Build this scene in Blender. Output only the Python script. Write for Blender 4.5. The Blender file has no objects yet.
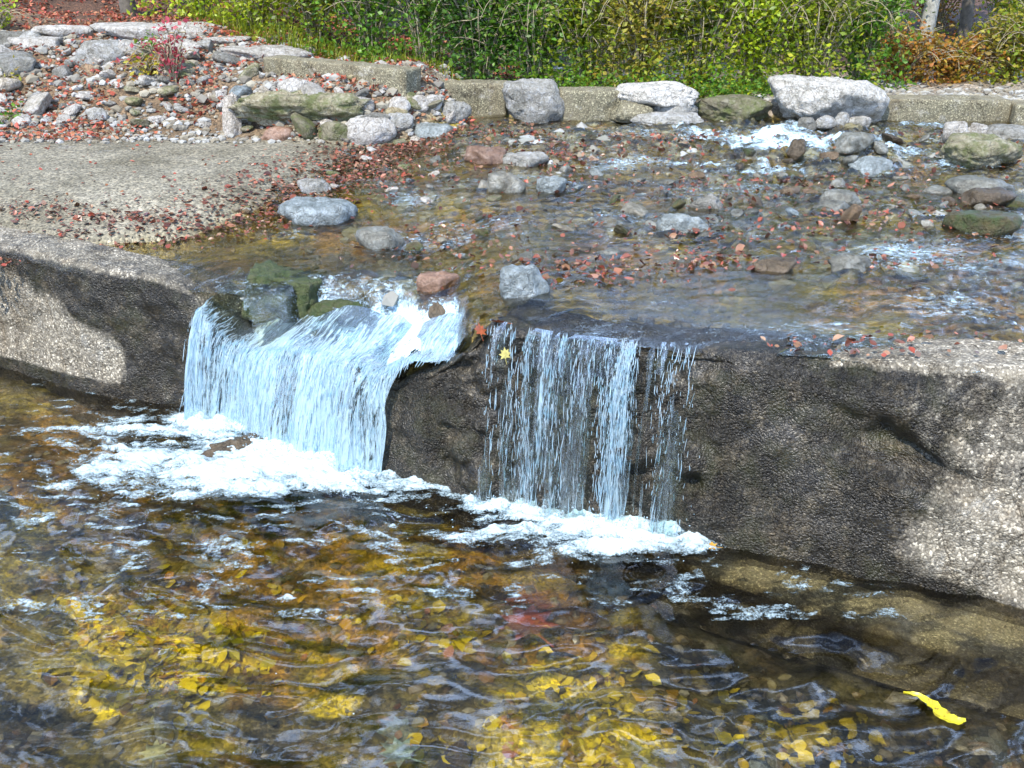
import bpy, math, random
import numpy as np
from mathutils import Vector
scene = bpy.context.scene
COL = scene.collection
# ------------------------------------------------------------------ camera, sky, sun, exposure
F = 1000.0; TH = math.radians(23.9); CZ = 2.2
cam_d = bpy.data.cameras.new('camera'); cam = bpy.data.objects.new('camera', cam_d); COL.objects.link(cam)
cam.location = (0, 0, CZ); cam.rotation_euler = (math.pi/2 - TH, 0, 0)
cam_d.sensor_width = 36; cam_d.lens = F/1024*36; cam_d.clip_end = 1000
scene.camera = cam
SUN_EL, SUN_AZ = 52, 205      # azimuth measured clockwise from +Y (the way the camera looks)
w = bpy.data.worlds.new('World'); scene.world = w; w.use_nodes = True
nt = w.node_tree; bg = nt.nodes['Background']
sky = nt.nodes.new('ShaderNodeTexSky'); sky.sky_type = 'NISHITA'; sky.sun_disc = False
sky.sun_elevation = math.radians(SUN_EL); sky.sun_rotation = math.radians(SUN_AZ); sky.air_density = 1.0; sky.dust_density = .4; sky.ozone_density = 2.5
_tc = nt.nodes.new('ShaderNodeTexCoord'); _mp = nt.nodes.new('ShaderNodeMapping'); _mp.inputs['Scale'].default_value = (1, 1, 2.2)
_nz = nt.nodes.new('ShaderNodeTexNoise'); _nz.inputs['Scale'].default_value = 4.2; _nz.inputs['Detail'].default_value = 6; _nz.inputs['Roughness'].default_value = .62
_cr = nt.nodes.new('ShaderNodeValToRGB'); _cr.color_ramp.elements[0].position = .52; _cr.color_ramp.elements[1].position = .64
_mx = nt.nodes.new('ShaderNodeMix'); _mx.data_type = 'RGBA'; _mx.inputs[7].default_value = (14.5, 20, 31, 1)  # clouds added to the unseen sky, overbright for bright patches in the water
nt.links.new(_tc.outputs['Generated'], _mp.inputs[0]); nt.links.new(_mp.outputs[0], _nz.inputs['Vector']); 
_sx = nt.nodes.new('ShaderNodeSeparateXYZ'); nt.links.new(_tc.outputs['Generated'], _sx.inputs[0])
_mr = nt.nodes.new('ShaderNodeMapRange'); _mr.inputs[1].default_value = .12; _mr.inputs[2].default_value = .55; _mr.inputs[3].default_value = .09; _mr.inputs[4].default_value = 0.; nt.links.new(_sx.outputs[2], _mr.inputs[0])  # extra cloud added low in the sky to brighten the stream's sheen
_ad = nt.nodes.new('ShaderNodeMath'); _ad.operation = 'ADD'; nt.links.new(_nz.outputs[0], _ad.inputs[0]); nt.links.new(_mr.outputs[0], _ad.inputs[1]); nt.links.new(_ad.outputs[0], _cr.inputs[0])
nt.links.new(_cr.outputs[0], _mx.inputs[0]); nt.links.new(sky.outputs[0], _mx.inputs[6]); nt.links.new(_mx.outputs[2], bg.inputs[0]); bg.inputs[1].default_value = 0.13
sl = bpy.data.lights.new('sun', 'SUN'); sl.energy = 4.2; sl.angle = math.radians(0.6); sl.color = (1, .95, .86)
so = bpy.data.objects.new('sun', sl); COL.objects.link(so)
az = math.radians(SUN_AZ); el = math.radians(SUN_EL)
sd = Vector((math.sin(az)*math.cos(el), math.cos(az)*math.cos(el), math.sin(el)))
so.rotation_euler = sd.to_track_quat('Z', 'Y').to_euler(); so.location = (0, 0, 20)
scene.view_settings.view_transform = 'Standard'; scene.view_settings.look = 'None'
scene.view_settings.gamma = 1; scene.view_settings.exposure = 0.66
scene.view_settings.use_curve_mapping = False
cy = scene.cycles
cy.max_bounces = 8; cy.transparent_max_bounces = 16; cy.transmission_bounces = 6; cy.glossy_bounces = 3; cy.diffuse_bounces = 3
cy.caustics_reflective = False; cy.caustics_refractive = True; cy.sample_clamp_indirect = 4; cy.use_denoising = True

# ------------------------------------------------------------------ picture point -> place on a level / at a distance
def Pz(px, py, z):
    dep = TH + math.atan((py-384)/F)
    y = (CZ-z)/math.tan(dep)
    d = y*math.cos(TH) + (CZ-z)*math.sin(TH)
    return np.array([(px-512)/F*d, y, z])
def Py(px, py, y):
    dep = TH + math.atan((py-384)/F)
    z = CZ - y*math.tan(dep)
    d = y*math.cos(TH) + (CZ-z)*math.sin(TH)
    return np.array([(px-512)/F*d, y, z])

# ------------------------------------------------------------------ noise (numpy)
def _h(ix, iy, iz, s):
    n = (ix.astype(np.int64)*374761393 + iy.astype(np.int64)*668265263 + iz.astype(np.int64)*2147483647 + s*1274126177) & 0xFFFFFFFF
    n = ((n ^ (n >> 13))*1274126177) & 0xFFFFFFFF
    n = ((n ^ (n >> 16))*2246822519) & 0xFFFFFFFF
    return ((n ^ (n >> 15)) & 0xFFFFFF)/float(0xFFFFFF)
def vn(x, y, z=0., s=0):
    x, y, z = np.broadcast_arrays(np.asarray(x, float), np.asarray(y, float), np.asarray(z, float))
    ix, iy, iz = np.floor(x), np.floor(y), np.floor(z)
    fx, fy, fz = x-ix, y-iy, z-iz
    fx = fx*fx*fx*(fx*(fx*6-15)+10); fy = fy*fy*fy*(fy*(fy*6-15)+10); fz = fz*fz*fz*(fz*(fz*6-15)+10)
    r = 0
    for a in (0, 1):
        for b in (0, 1):
            for c in (0, 1):
                wgt = (fx if a else 1-fx)*(fy if b else 1-fy)*(fz if c else 1-fz)
                r = r + wgt*_h(ix+a, iy+b, iz+c, s)
    return r*2-1
def fbm(x, y, z=0., s=0, o=4, g=.5):
    a, t, f = 1., 0., 1.
    for i in range(o):
        t = t + a*vn(x*f, y*f, np.asarray(z)*f, s+i*17); a *= g; f *= 2.03
    return t
def sm(a, b, x):
    t = np.clip((np.asarray(x, float)-a)/(b-a), 0, 1); return t*t*(3-2*t)

# ------------------------------------------------------------------ mesh helpers
def npmesh(name, V, Fc, mat=None, parent=None, smooth=True, attrs=None):
    V = np.asarray(V, np.float32); Fc = np.asarray(Fc, np.int32)
    me = bpy.data.meshes.new(name)
    n, k = Fc.shape
    me.vertices.add(len(V)); me.vertices.foreach_set('co', V.ravel())
    me.loops.add(n*k); me.loops.foreach_set('vertex_index', Fc.ravel())
    me.polygons.add(n); me.polygons.foreach_set('loop_start', np.arange(0, n*k, k, dtype=np.int32))
    me.polygons.foreach_set('loop_total', np.full(n, k, np.int32))
    me.polygons.foreach_set('use_smooth', np.full(n, smooth))
    me.update(calc_edges=True)
    if attrs:
        for an, av in attrs.items():
            av = np.asarray(av, np.float32)
            if av.ndim == 1:
                at = me.attributes.new(an, 'FLOAT', 'POINT'); at.data.foreach_set('value', av)
            else:
                at = me.attributes.new(an, 'FLOAT_VECTOR', 'POINT'); at.data.foreach_set('vector', av[:, :3].ravel())
    if mat: me.materials.append(mat)
    o = bpy.data.objects.new(name, me); COL.objects.link(o)
    if parent: o.parent = parent
    return o
def grid_faces(nu, nv):
    i = np.arange(nu-1)[:, None]*nv + np.arange(nv-1)[None, :]
    return np.stack([i, i+nv, i+nv+1, i+1], -1).reshape(-1, 4)
def tag(o, label=None, cat=None, group=None, kind=None):
    if label: o['label'] = label
    if cat: o['category'] = cat
    if group: o['group'] = group
    if kind: o['kind'] = kind
    return o
def empty(name, loc, rz=0):
    o = bpy.data.objects.new(name, None); COL.objects.link(o); o.location = loc; o.rotation_euler = (0, 0, rz)
    o.empty_display_size = .1
    return o

# ------------------------------------------------------------------ materials
def newmat(name):
    m = bpy.data.materials.new(name); m.use_nodes = True
    nt = m.node_tree; nt.nodes.clear()
    return m, nt
class N:
    def __init__(s, nt): s.nt = nt
    def __call__(s, t, **k):
        n = s.nt.nodes.new(t)
        ins = k.pop('ins', {})
        for a, b in k.items(): setattr(n, a, b)
        for a, b in ins.items():
            if isinstance(b, bpy.types.NodeSocket): s.nt.links.new(b, n.inputs[a])
            else: n.inputs[a].default_value = b
        return n
    def ramp(s, fac, stops, interp='LINEAR'):
        r = s('ShaderNodeValToRGB', ins={0: fac}); r.color_ramp.interpolation = interp
        e = r.color_ramp.elements
        e[0].position, e[0].color = stops[0][0], (*stops[0][1], 1)
        e[1].position, e[1].color = stops[-1][0], (*stops[-1][1], 1)
        for p, c in stops[1:-1]:
            x = e.new(p); x.color = (*c, 1)
        return r.outputs[0]
    def mix(s, f, a, b, mode='MIX'):
        n = s('ShaderNodeMix', data_type='RGBA', blend_type=mode)
        for i, v in ((0, f), (6, a), (7, b)):
            if isinstance(v, bpy.types.NodeSocket): s.nt.links.new(v, n.inputs[i])
            elif i == 0: n.inputs[0].default_value = v
            else: n.inputs[i].default_value = (*v, 1)
        return n.outputs[2]
    def math(s, op, a, b=0., clamp=False):
        return s('ShaderNodeMath', operation=op, use_clamp=clamp, ins={0: a, 1: b}).outputs[0]
    def noise(s, vec, scale, det=4, rough=.55, col=False):
        n = s('ShaderNodeTexNoise', ins={'Vector': vec, 'Scale': scale, 'Detail': det, 'Roughness': rough})
        return n.outputs[1 if col else 0]
    def mapv(s, vec, scale=(1, 1, 1), rot=(0, 0, 0)):
        return s('ShaderNodeMapping', ins={'Vector': vec, 'Scale': scale, 'Rotation': rot}).outputs[0]
    def attr(s, name, out=2):
        return s('ShaderNodeAttribute', attribute_name=name).outputs[out]
    def out(s, sh): s('ShaderNodeOutputMaterial', ins={0: sh})
def GC(*c): return tuple(c)

def mat_aggregate(name, dry, wetc, scale=75, bump=.9, use_wet=True, moss=(.055, .055, .02)):
    """exposed-aggregate concrete: each pebble its own shade, wet where water runs"""
    m, nt = newmat(name); n = N(nt)
    co = n('ShaderNodeNewGeometry').outputs['Position']
    wv = n('ShaderNodeVectorMath', operation='ADD', ins={0: co, 1: n('ShaderNodeVectorMath', operation='SCALE', ins={0: n.noise(co, 45, 3, col=True), 3: .020}).outputs[0]}).outputs[0]
    v = n('ShaderNodeTexVoronoi', feature='F1', ins={'Vector': wv, 'Scale': scale, 'Randomness': 1.})
    v2 = n('ShaderNodeTexVoronoi', feature='F1', ins={'Vector': wv, 'Scale': scale*2.3})
    cell = n('ShaderNodeSeparateColor', ins={0: v.outputs['Color']}).outputs[0]
    base = n.ramp(cell, [(0, tuple(c*.35 for c in dry)), (.35, tuple(c*.7 for c in dry)), (.75, dry), (.9, tuple(min(.8, c*1.7) for c in dry)), (1, tuple(min(.85, c*2.4) for c in dry))])
    gap = n.ramp(v.outputs['Distance'], [(.35, (1, 1, 1)), (.8, (.38, .36, .33))])
    base = n.mix(.8, base, gap, 'MULTIPLY')
    blot = n.noise(co, 3.2, 5, .65)
    base = n.mix(n.ramp(blot, [(.38, (0, 0, 0)), (.68, (.75, .75, .75))]), base, n.mix(.5, base, (.24, .20, .13), 'MIX'))
    stk = n.noise(n.mapv(co, (1, 1, .12)), 11, 5, .7)
    base = n.mix(n.ramp(stk, [(.5, (0, 0, 0)), (.7, (.6, .6, .6))]), base, n.mix(1., base, (.50, .40, .27), 'MULTIPLY'))
    base = n.mix(n.ramp(n.noise(co, 8, 6, .8), [(.56, (0, 0, 0)), (.72, (.5, .5, .5))]), base, (.62, .60, .54))
    wv3 = n('ShaderNodeVectorMath', operation='ADD', ins={0: co, 1: n('ShaderNodeVectorMath', operation='SCALE', ins={0: n.noise(co, 5, 5, .7, col=True), 3: .35}).outputs[0]}).outputs[0]
    ck = n.ramp(n('ShaderNodeTexVoronoi', feature='DISTANCE_TO_EDGE', ins={'Vector': wv3, 'Scale': 1.7}).outputs[0], [(0, (.25, .22, .18)), (.012, (1, 1, 1))])
    base = n.mix(1., base, ck, 'MULTIPLY')
    mo = n.noise(co, 5.5, 5, .7)
    wet = n.attr('wet') if use_wet else 0.
    wn = n.math('ADD', wet, n.math('MULTIPLY', n.math('SUBTRACT', n.math('ADD', n.math('MULTIPLY', n.noise(co, 5, 6, .8), .6), n.math('MULTIPLY', n.noise(n.mapv(co, (1, 1, .22)), 16, 5, .75), .4)), .5), 1.5)) if use_wet else n.ramp(mo, [(.55, (0, 0, 0)), (.8, (.3, .3, .3))])
    wf = n.ramp(wn, [(.32, (0, 0, 0)), (.62, (1, 1, 1))]) if use_wet else wn
    wetbase = n.mix(1., base, wetc, 'MULTIPLY')
    wetbase = n.mix(n.ramp(mo, [(.5, (0, 0, 0)), (.72, (.55, .55, .55))]), wetbase, moss)
    wetbase = n.mix(n.ramp(n.noise(co, 9, 5, .75), [(.5, (0, 0, 0)), (.66, (.75, .75, .75))]), wetbase, n.mix(1., base, (.36, .33, .28), 'MULTIPLY'))
    c = n.mix(wf, base, wetbase)
    h = n.math('ADD', n.math('MULTIPLY', n.math('SUBTRACT', 1., v.outputs['Distance']), 1.), n.math('MULTIPLY', v2.outputs['Distance'], -.35))
    h = n.math('ADD', h, n.math('MULTIPLY', n.noise(co, 200, 2), .2))
    b = n('ShaderNodeBump', ins={'Strength': n.ramp(n.noise(co, 4, 5, .7), [(.35, (bump*.3,)*3), (.6, (bump,)*3)]), 'Distance': .012, 'Height': h}).outputs[0]
    rough = n.math('SUBTRACT', .85, n.math('MULTIPLY', wf, .52))
    p = n('ShaderNodeBsdfPrincipled', ins={'Base Color': c, 'Roughness': rough, 'Normal': b})
    n.out(p.outputs[0]); return m

def mat_rock(name, c1, c2, c3, scale=1., wet=0., bump=.5, moss=None, var=1.):
    m, nt = newmat(name); n = N(nt)
    oi = n('ShaderNodeObjectInfo')
    co = n('ShaderNodeNewGeometry').outputs['Position']
    a = n.noise(co, 9*scale, 6, .68); b_ = n.noise(co, 45*scale, 5, .7)
    c = n.ramp(a, [(.3, c1), (.5, c2), (.68, c3)])
    c = n.mix(n.ramp(b_, [(.42, (0, 0, 0)), (.62, (.7, .7, .7))]), c, n.mix(1., c, (.55, .51, .46), 'MULTIPLY'))
    vv = n('ShaderNodeTexVoronoi', feature='DISTANCE_TO_EDGE', ins={'Vector': n('ShaderNodeVectorMath', operation='ADD', ins={0: co, 1: n('ShaderNodeVectorMath', operation='SCALE', ins={0: n.noise(co, 14, 3, col=True), 3: .12}).outputs[0]}).outputs[0], 'Scale': 7*scale})
    crack = n.ramp(vv.outputs[0], [(0, (.25, .22, .2)), (.035, (1, 1, 1))])
    c = n.mix(.5, c, crack, 'MULTIPLY')
    val = n.ramp(oi.outputs['Random'], [(0, (.5, .49, .46)), (.45, (.85, .85, .85)), (.75, (1.1, 1.1, 1.12)), (1, (1.3, 1.15, 1.0))])
    c = n.mix(var, c, val, 'MULTIPLY')
    if moss:
        c = n.mix(n.ramp(n.noise(co, 6*scale, 5, .7), [(.45, (0, 0, 0)), (.62, (.85, .85, .85))]), c, moss)
    h = n.math('ADD', n.math('MULTIPLY', a, 1.), n.math('MULTIPLY', b_, .35))
    h = n.math('ADD', h, n.math('MULTIPLY', n.noise(co, 160*scale, 3), .12))
    h = n.math('ADD', h, n.math('MULTIPLY', n.ramp(vv.outputs[0], [(0, (0, 0, 0)), (.05, (.3, .3, .3))]), .5))
    b = n('ShaderNodeBump', ins={'Strength': bump, 'Distance': .05, 'Height': h}).outputs[0]
    p = n('ShaderNodeBsdfPrincipled', ins={'Base Color': c, 'Roughness': .85-.6*wet, 'Normal': b})
    n.out(p.outputs[0]); return m

def mat_foliage(name, cols, rough=.5, trans=.35):
    m, nt = newmat(name); n = N(nt)
    g = n('ShaderNodeNewGeometry')
    c = n.ramp(g.outputs['Random Per Island'], [(i/(len(cols)-1), c) for i, c in enumerate(cols)], 'LINEAR')
    c = n.mix(n.ramp(n.noise(g.outputs['Position'], 5., 3), [(.35, (0, 0, 0)), (.6, (.8, .8, .8))]), c, n.mix(1., c, (.65, .62, .5), 'MULTIPLY'))
    d = n('ShaderNodeBsdfPrincipled', ins={'Base Color': c, 'Roughness': rough})
    t = n('ShaderNodeBsdfTranslucent', ins={0: c})
    mx = n('ShaderNodeMixShader', ins={0: trans, 1: d.outputs[0], 2: t.outputs[0]})
    n.out(mx.outputs[0]); return m

def mat_simple(name, col, rough=.7, nz=None, scale=20):
    m, nt = newmat(name); n = N(nt)
    co = n('ShaderNodeNewGeometry').outputs['Position']
    c = n.ramp(n.noise(co, scale, 5, .7), [(.35, tuple(x*.55 for x in col)), (.65, tuple(min(1, x*1.25) for x in col))])
    b = n('ShaderNodeBump', ins={'Strength': .4, 'Distance': .01, 'Height': n.noise(co, scale*3, 4)}).outputs[0]
    p = n('ShaderNodeBsdfPrincipled', ins={'Base Color': c, 'Roughness': rough, 'Normal': b})
    n.out(p.outputs[0]); return m

def mat_ground():
    m, nt = newmat('ground_soil'); n = N(nt)
    co = n('ShaderNodeNewGeometry').outputs['Position']
    base = n.attr('col', 1)
    v = n('ShaderNodeTexVoronoi', feature='F1', ins={'Vector': co, 'Scale': 80.})
    v2 = n('ShaderNodeTexVoronoi', feature='F1', ins={'Vector': co, 'Scale': 30.})
    cell = n('ShaderNodeSeparateColor', ins={0: v.outputs['Color']}).outputs[0]
    cell2 = n('ShaderNodeSeparateColor', ins={0: v2.outputs['Color']}).outputs[1]
    k = n.ramp(cell, [(0, (.42, .4, .38)), (.5, (.9, .9, .9)), (1, (1.55, 1.5, 1.45))])
    k2 = n.ramp(cell2, [(0, (.8, .79, .76)), (.6, (1, 1, 1)), (1, (1.15, 1.12, 1.1))])
    c = n.mix(1., n.mix(1., base, k, 'MULTIPLY'), k2, 'MULTIPLY')
    c = n.mix(1., c, n.ramp(n.noise(co, 1.7, 5, .65), [(.3, (.6, .58, .5)), (.7, (1.3, 1.3, 1.3))]), 'MULTIPLY')
    h = n.math('ADD', n.math('MULTIPLY', v.outputs[0], -.6), n.math('MULTIPLY', v2.outputs[0], -.8))
    h = n.math('ADD', h, n.math('MULTIPLY', n.noise(co, 60, 4), .5))
    b = n('ShaderNodeBump', ins={'Strength': .3, 'Distance': .015, 'Height': h}).outputs[0]
    p = n('ShaderNodeBsdfPrincipled', ins={'Base Color': c, 'Roughness': n.math('SUBTRACT', .9, n.math('MULTIPLY', n.attr('wet'), .5)), 'Normal': b})
    n.out(p.outputs[0]); return m

def mat_water(name, tint, ior=1.45, bump=.25, bscale=40, foam_glint_col=(.58, .78, .92), stretch=(1, 1, 1), fst=1., fsh=5.):
    m, nt = newmat(name); n = N(nt)
    co = n('ShaderNodeNewGeometry').outputs['Position']
    mv = n.mapv(co, stretch)
    hh = n.math('ADD', n.noise(mv, bscale, 3, .6), n.math('MULTIPLY', n.noise(mv, bscale*3, 2, .5), .3))
    b = n('ShaderNodeBump', ins={'Strength': bump, 'Distance': .01, 'Height': hh}).outputs[0]
    fr = n('ShaderNodeFresnel', ins={'IOR': ior, 'Normal': b}).outputs[0]
    tr = n('ShaderNodeBsdfTransparent', ins={0: (*tint, 1)})
    rf = n('ShaderNodeBsdfRefraction', ins={0: (*tint, 1), 'Roughness': 0.0, 'IOR': 1.33, 'Normal': b})
    under = n('ShaderNodeMixShader', ins={0: .3, 1: tr.outputs[0], 2: rf.outputs[0]})
    gl = n('ShaderNodeBsdfGlossy', ins={0: (1, 1, 1, 1), 'Roughness': .015, 'Normal': b})
    s = n('ShaderNodeMixShader', ins={0: fr, 1: under.outputs[0], 2: gl.outputs[0]})
    # thin aerated water where it breaks, plus streaks painting glints on the stream
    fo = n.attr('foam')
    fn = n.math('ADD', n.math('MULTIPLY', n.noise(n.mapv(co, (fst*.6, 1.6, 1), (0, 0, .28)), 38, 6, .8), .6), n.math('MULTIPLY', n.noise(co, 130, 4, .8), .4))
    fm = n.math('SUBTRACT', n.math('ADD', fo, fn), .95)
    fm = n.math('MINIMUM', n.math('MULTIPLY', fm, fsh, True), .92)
    df = n('ShaderNodeBsdfPrincipled', ins={'Base Color': (*foam_glint_col, 1), 'Roughness': .35, 'Normal': b})
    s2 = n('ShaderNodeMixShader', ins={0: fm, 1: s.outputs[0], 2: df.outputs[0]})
    n.out(s2.outputs[0]); return m

def mat_foam(name, col=(.66, .80, .88), a=.0):
    m, nt = newmat(name); n = N(nt)
    co = n('ShaderNodeNewGeometry').outputs['Position']
    b = n('ShaderNodeBump', ins={'Strength': .6, 'Distance': .01, 'Height': n.noise(co, 120, 4)}).outputs[0]
    c = n.ramp(n.noise(co, 25, 3), [(.35, tuple(x*y for x, y in zip(col, (.62, .85, .95)))), (.6, col)])
    p = n('ShaderNodeBsdfPrincipled', ins={'Base Color': c, 'Roughness': .3, 'Normal': b})
    t = n('ShaderNodeBsdfTranslucent', ins={0: (*col, 1)})
    mx = n('ShaderNodeMixShader', ins={0: .3, 1: p.outputs[0], 2: t.outputs[0]})
    tr = n('ShaderNodeBsdfTransparent')
    mx2 = n('ShaderNodeMixShader', ins={0: a, 1: mx.outputs[0], 2: tr.outputs[0]})
    n.out(mx2.outputs[0]); return m

def mat_sheet(name, dens):
    """falling water: clear film broken into white streaks along the flow (attribute flow = across, along)"""
    m, nt = newmat(name); n = N(nt)
    fl = n.attr('flow', 1)
    mv = n.mapv(fl, (1, .09, 1))
    s1 = n.noise(mv, 60, 5, .7); s2 = n.noise(n.mapv(fl, (1, .22, 1)), 130, 3, .7)
    st = n.math('ADD', n.math('MULTIPLY', s1, .7), n.math('MULTIPLY', s2, .3))
    b = n('ShaderNodeBump', ins={'Strength': .8, 'Distance': .02, 'Height': st}).outputs[0]
    wh = n.math('MULTIPLY', n.math('SUBTRACT', n.math('ADD', st, n.attr('white')), 1.0), 9., True)
    fr = n('ShaderNodeFresnel', ins={'IOR': 1.45, 'Normal': b}).outputs[0]
    tr = n('ShaderNodeBsdfTransparent', ins={0: (.80, .9, .88, 1)})
    gl = n('ShaderNodeBsdfGlossy', ins={'Roughness': .08, 'Normal': b})
    cl = n('ShaderNodeMixShader', ins={0: fr, 1: tr.outputs[0], 2: gl.outputs[0]})
    p = n('ShaderNodeBsdfPrincipled', ins={'Base Color': n.mix(s2, (.26, .46, .56), (.66, .80, .88)), 'Roughness': .25, 'Normal': b})
    t = n('ShaderNodeBsdfTranslucent', ins={0: (.75, .9, 1, 1)})
    pw = n('ShaderNodeMixShader', ins={0: .3, 1: p.outputs[0], 2: t.outputs[0]})
    mx = n('ShaderNodeMixShader', ins={0: wh, 1: cl.outputs[0], 2: pw.outputs[0]})
    n.out(mx.outputs[0]); return m

M_ground = mat_ground()
M_dam = mat_aggregate('exposed_aggregate', (.36, .325, .26), (.080, .076, .068), scale=110)
M_block = mat_aggregate('old_concrete', (.235, .215, .14), (.35, .33, .2), scale=150, bump=.2, use_wet=False)
M_pale = mat_rock('pale_limestone', (.30, .27, .22), (.55, .52, .47), (.72, .70, .66), 1.6, 0, .9, var=.35)
M_white = mat_rock('white_limestone', (.36, .34, .28), (.76, .73, .66), (.88, .86, .82), 1.8, 0, 1.0, var=.15)
M_grey = mat_rock('grey_limestone', (.20, .20, .17), (.38, .37, .33), (.52, .53, .53), 1.6, 0, .8)
M_mossy = mat_rock('mossy_limestone', (.16, .15, .09), (.30, .27, .18), (.42, .40, .30), 1.2, 0, .8, moss=(.10, .12, .03))
M_wet = mat_rock('wet_stone', (.08, .075, .06), (.17, .17, .14), (.27, .28, .26), 1.6, .85, .4)
M_brown = mat_rock('brown_wet_stone', (.05, .035, .02), (.11, .08, .045), (.19, .14, .09), 1.6, .8, .5)
M_green = mat_rock('algae_stone', (.05, .045, .02), (.09, .075, .03), (.13, .11, .04), 2., .8, .7, moss=(.05, .075, .02))
M_moss = mat_rock('wet_moss', (.04, .05, .02), (.07, .09, .025), (.10, .10, .05), 2., .7, .7, moss=(.035, .06, .015))
M_bluish = mat_rock('bluish_wet_stone', (.09, .11, .11), (.20, .24, .25), (.36, .42, .45), 1.6, .7, .6)
M_pink = mat_rock('pinkish_stone', (.16, .09, .06), (.30, .18, .12), (.40, .28, .22), 1.4, .6, .3)
M_pool = mat_water('pool_water', (.95, .93, .80), ior=1.6, bump=.04, bscale=25, stretch=(1, 1.6, 1))
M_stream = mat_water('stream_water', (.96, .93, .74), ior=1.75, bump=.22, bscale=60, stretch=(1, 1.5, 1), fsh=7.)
M_foam = mat_foam('white_foam')
M_drop = mat_foam('white_drops', (.66, .80, .88), .42)
M_sheet = mat_sheet('falling_water', 1)
M_bark = mat_simple('bark', (.13, .11, .085), .9, scale=18)
M_palebark = mat_simple('pale_bark', (.34, .33, .28), .8, scale=18)
M_twig = mat_simple('twig', (.32, .27, .17), .9, scale=30)
M_leaf_red = mat_foliage('fallen_red_leaves', [(.14, .03, .02), (.34, .06, .03), (.46, .12, .06), (.42, .18, .09), (.26, .12, .05), (.55, .10, .08), (.55, .30, .16)], .6, .1)
M_leaf_red2 = mat_foliage('wet_fallen_leaves', [(.07, .03, .025), (.17, .06, .04), (.28, .09, .05), (.13, .07, .055), (.30, .16, .09), (.10, .06, .04), (.40, .08, .05), (.40, .27, .18)], .35, .05)
M_leaf_yel = mat_foliage('fallen_yellow_leaves', [(.55, .42, .01), (.80, .64, .01), (.85, .66, .02), (.50, .44, .02), (.75, .36, .01)], .4, .1)
M_leaf_mix = mat_foliage('sunken_leaves', [(.16, .08, .01), (.45, .25, .01), (.24, .18, .03), (.60, .45, .01), (.12, .08, .03), (.42, .12, .05), (.50, .50, .40)], .5, .05)

# ------------------------------------------------------------------ the weir line, taken along the photograph's wall
T = np.array([  # px, base_py, lip_py, batter
 (-1300, 240, 110, 0), (-600, 300, 165, 0), (-250, 338, 203, .0), (0, 368, 238, .0), (100, 394, 264, .0), (170, 405, 279, .02), (200, 410, 292, .03), (216, 414, 322, .06), (235, 419, 352, .10),
 (300, 445, 360, .12), (392, 476, 376, .12), (420, 484, 372, .10), (452, 491, 354, .08), (480, 498, 325, .08), (560, 514, 342, .09),
 (640, 528, 350, .10), (760, 553, 357, .14), (870, 580, 364, .20), (1024, 612, 374, .24), (1300, 700, 400, .28), (2300, 1100, 530, .28)], float)
base_pts = np.array([Pz(p, b, 0) for p, b, l, t in T])
WX = base_pts[:, 0]; WY = base_pts[:, 1]
crest = []; lipy = []
for (p, b, l, t), bp in zip(T, base_pts):
    q = Py(p, l, bp[1]+t*.9); crest.append(q[2]); lipy.append(q[1])
CR = np.array(crest); CR[0] = CR[1] = CR[2] = CR[3]; CR[-1] = CR[-2] = CR[-3]; LB = T[:, 3]
def smooth_interp(x, xp, fp, r=.035):
    x = np.asarray(x, float); t = 0
    ks = np.linspace(-1, 1, 7); ww = (1-np.abs(ks)*.8); ww /= ww.sum()
    for k_, w_ in zip(ks, ww): t = t + w_*np.interp(x+k_*r, xp, fp)
    return t
def dam_y(x): return smooth_interp(x, WX, WY, .12)
def dam_c(x):
    x = np.asarray(x, float); m = sm(-1.36, -1.22, x)*(1-sm(-.62, -.50, x))
    return smooth_interp(x, WX, CR, .03) + m*(.045*vn(x*5.5, 1.3, 0, 201) + .02*vn(x*13, .3, 0, 202))
def dam_b(x): return smooth_interp(x, WX, LB, .10)
def X(px, py, z): return Pz(px, py, z)[0]

NX0, NX1 = base_pts[8][0], base_pts[12][0]     # the broken notch, in x
print('dam', [(round(a, 2), round(b, 2), round(c, 2)) for a, b, c in zip(WX, WY, CR)])
# upper stream level W and bed
def notch_edge(x):   # y of the small step behind the notch
    return Pz(330, 322, .5)[1] + .10*np.sin(x*5) - .28*sm(-.55, -.05, x) + .06*vn(x*9, 0, 0, 5)
def Wlev(x, y):
    W = .80 + .012*(y-4.5) + .115*sm(6.35, 7.45, y + .12*vn(x*3, 0, 0, 3))*sm(-.9, -.1, x)
    low = (1-sm(-.55, .15, x))*(1-sm(5.0, 6.3, y))
    W = W - .135*low
    return W
def in_notch(x, y):
    return sm(NX0-.05, NX0+.04, x)*(1-sm(NX1-.02, NX1+.07, x))*(1-sm(-.03, .05, y-notch_edge(x)))
def pad_edge(y):      # x of the water's left edge
    return np.interp(y, [4.4, 5.1, 5.35, 5.8, 6.4, 7.2, 7.5, 7.9, 9, 30], [-3.0, -2.6, -1.62, -1.28, -1.0, -.85, -.55, -.1, .0, 0])
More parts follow.
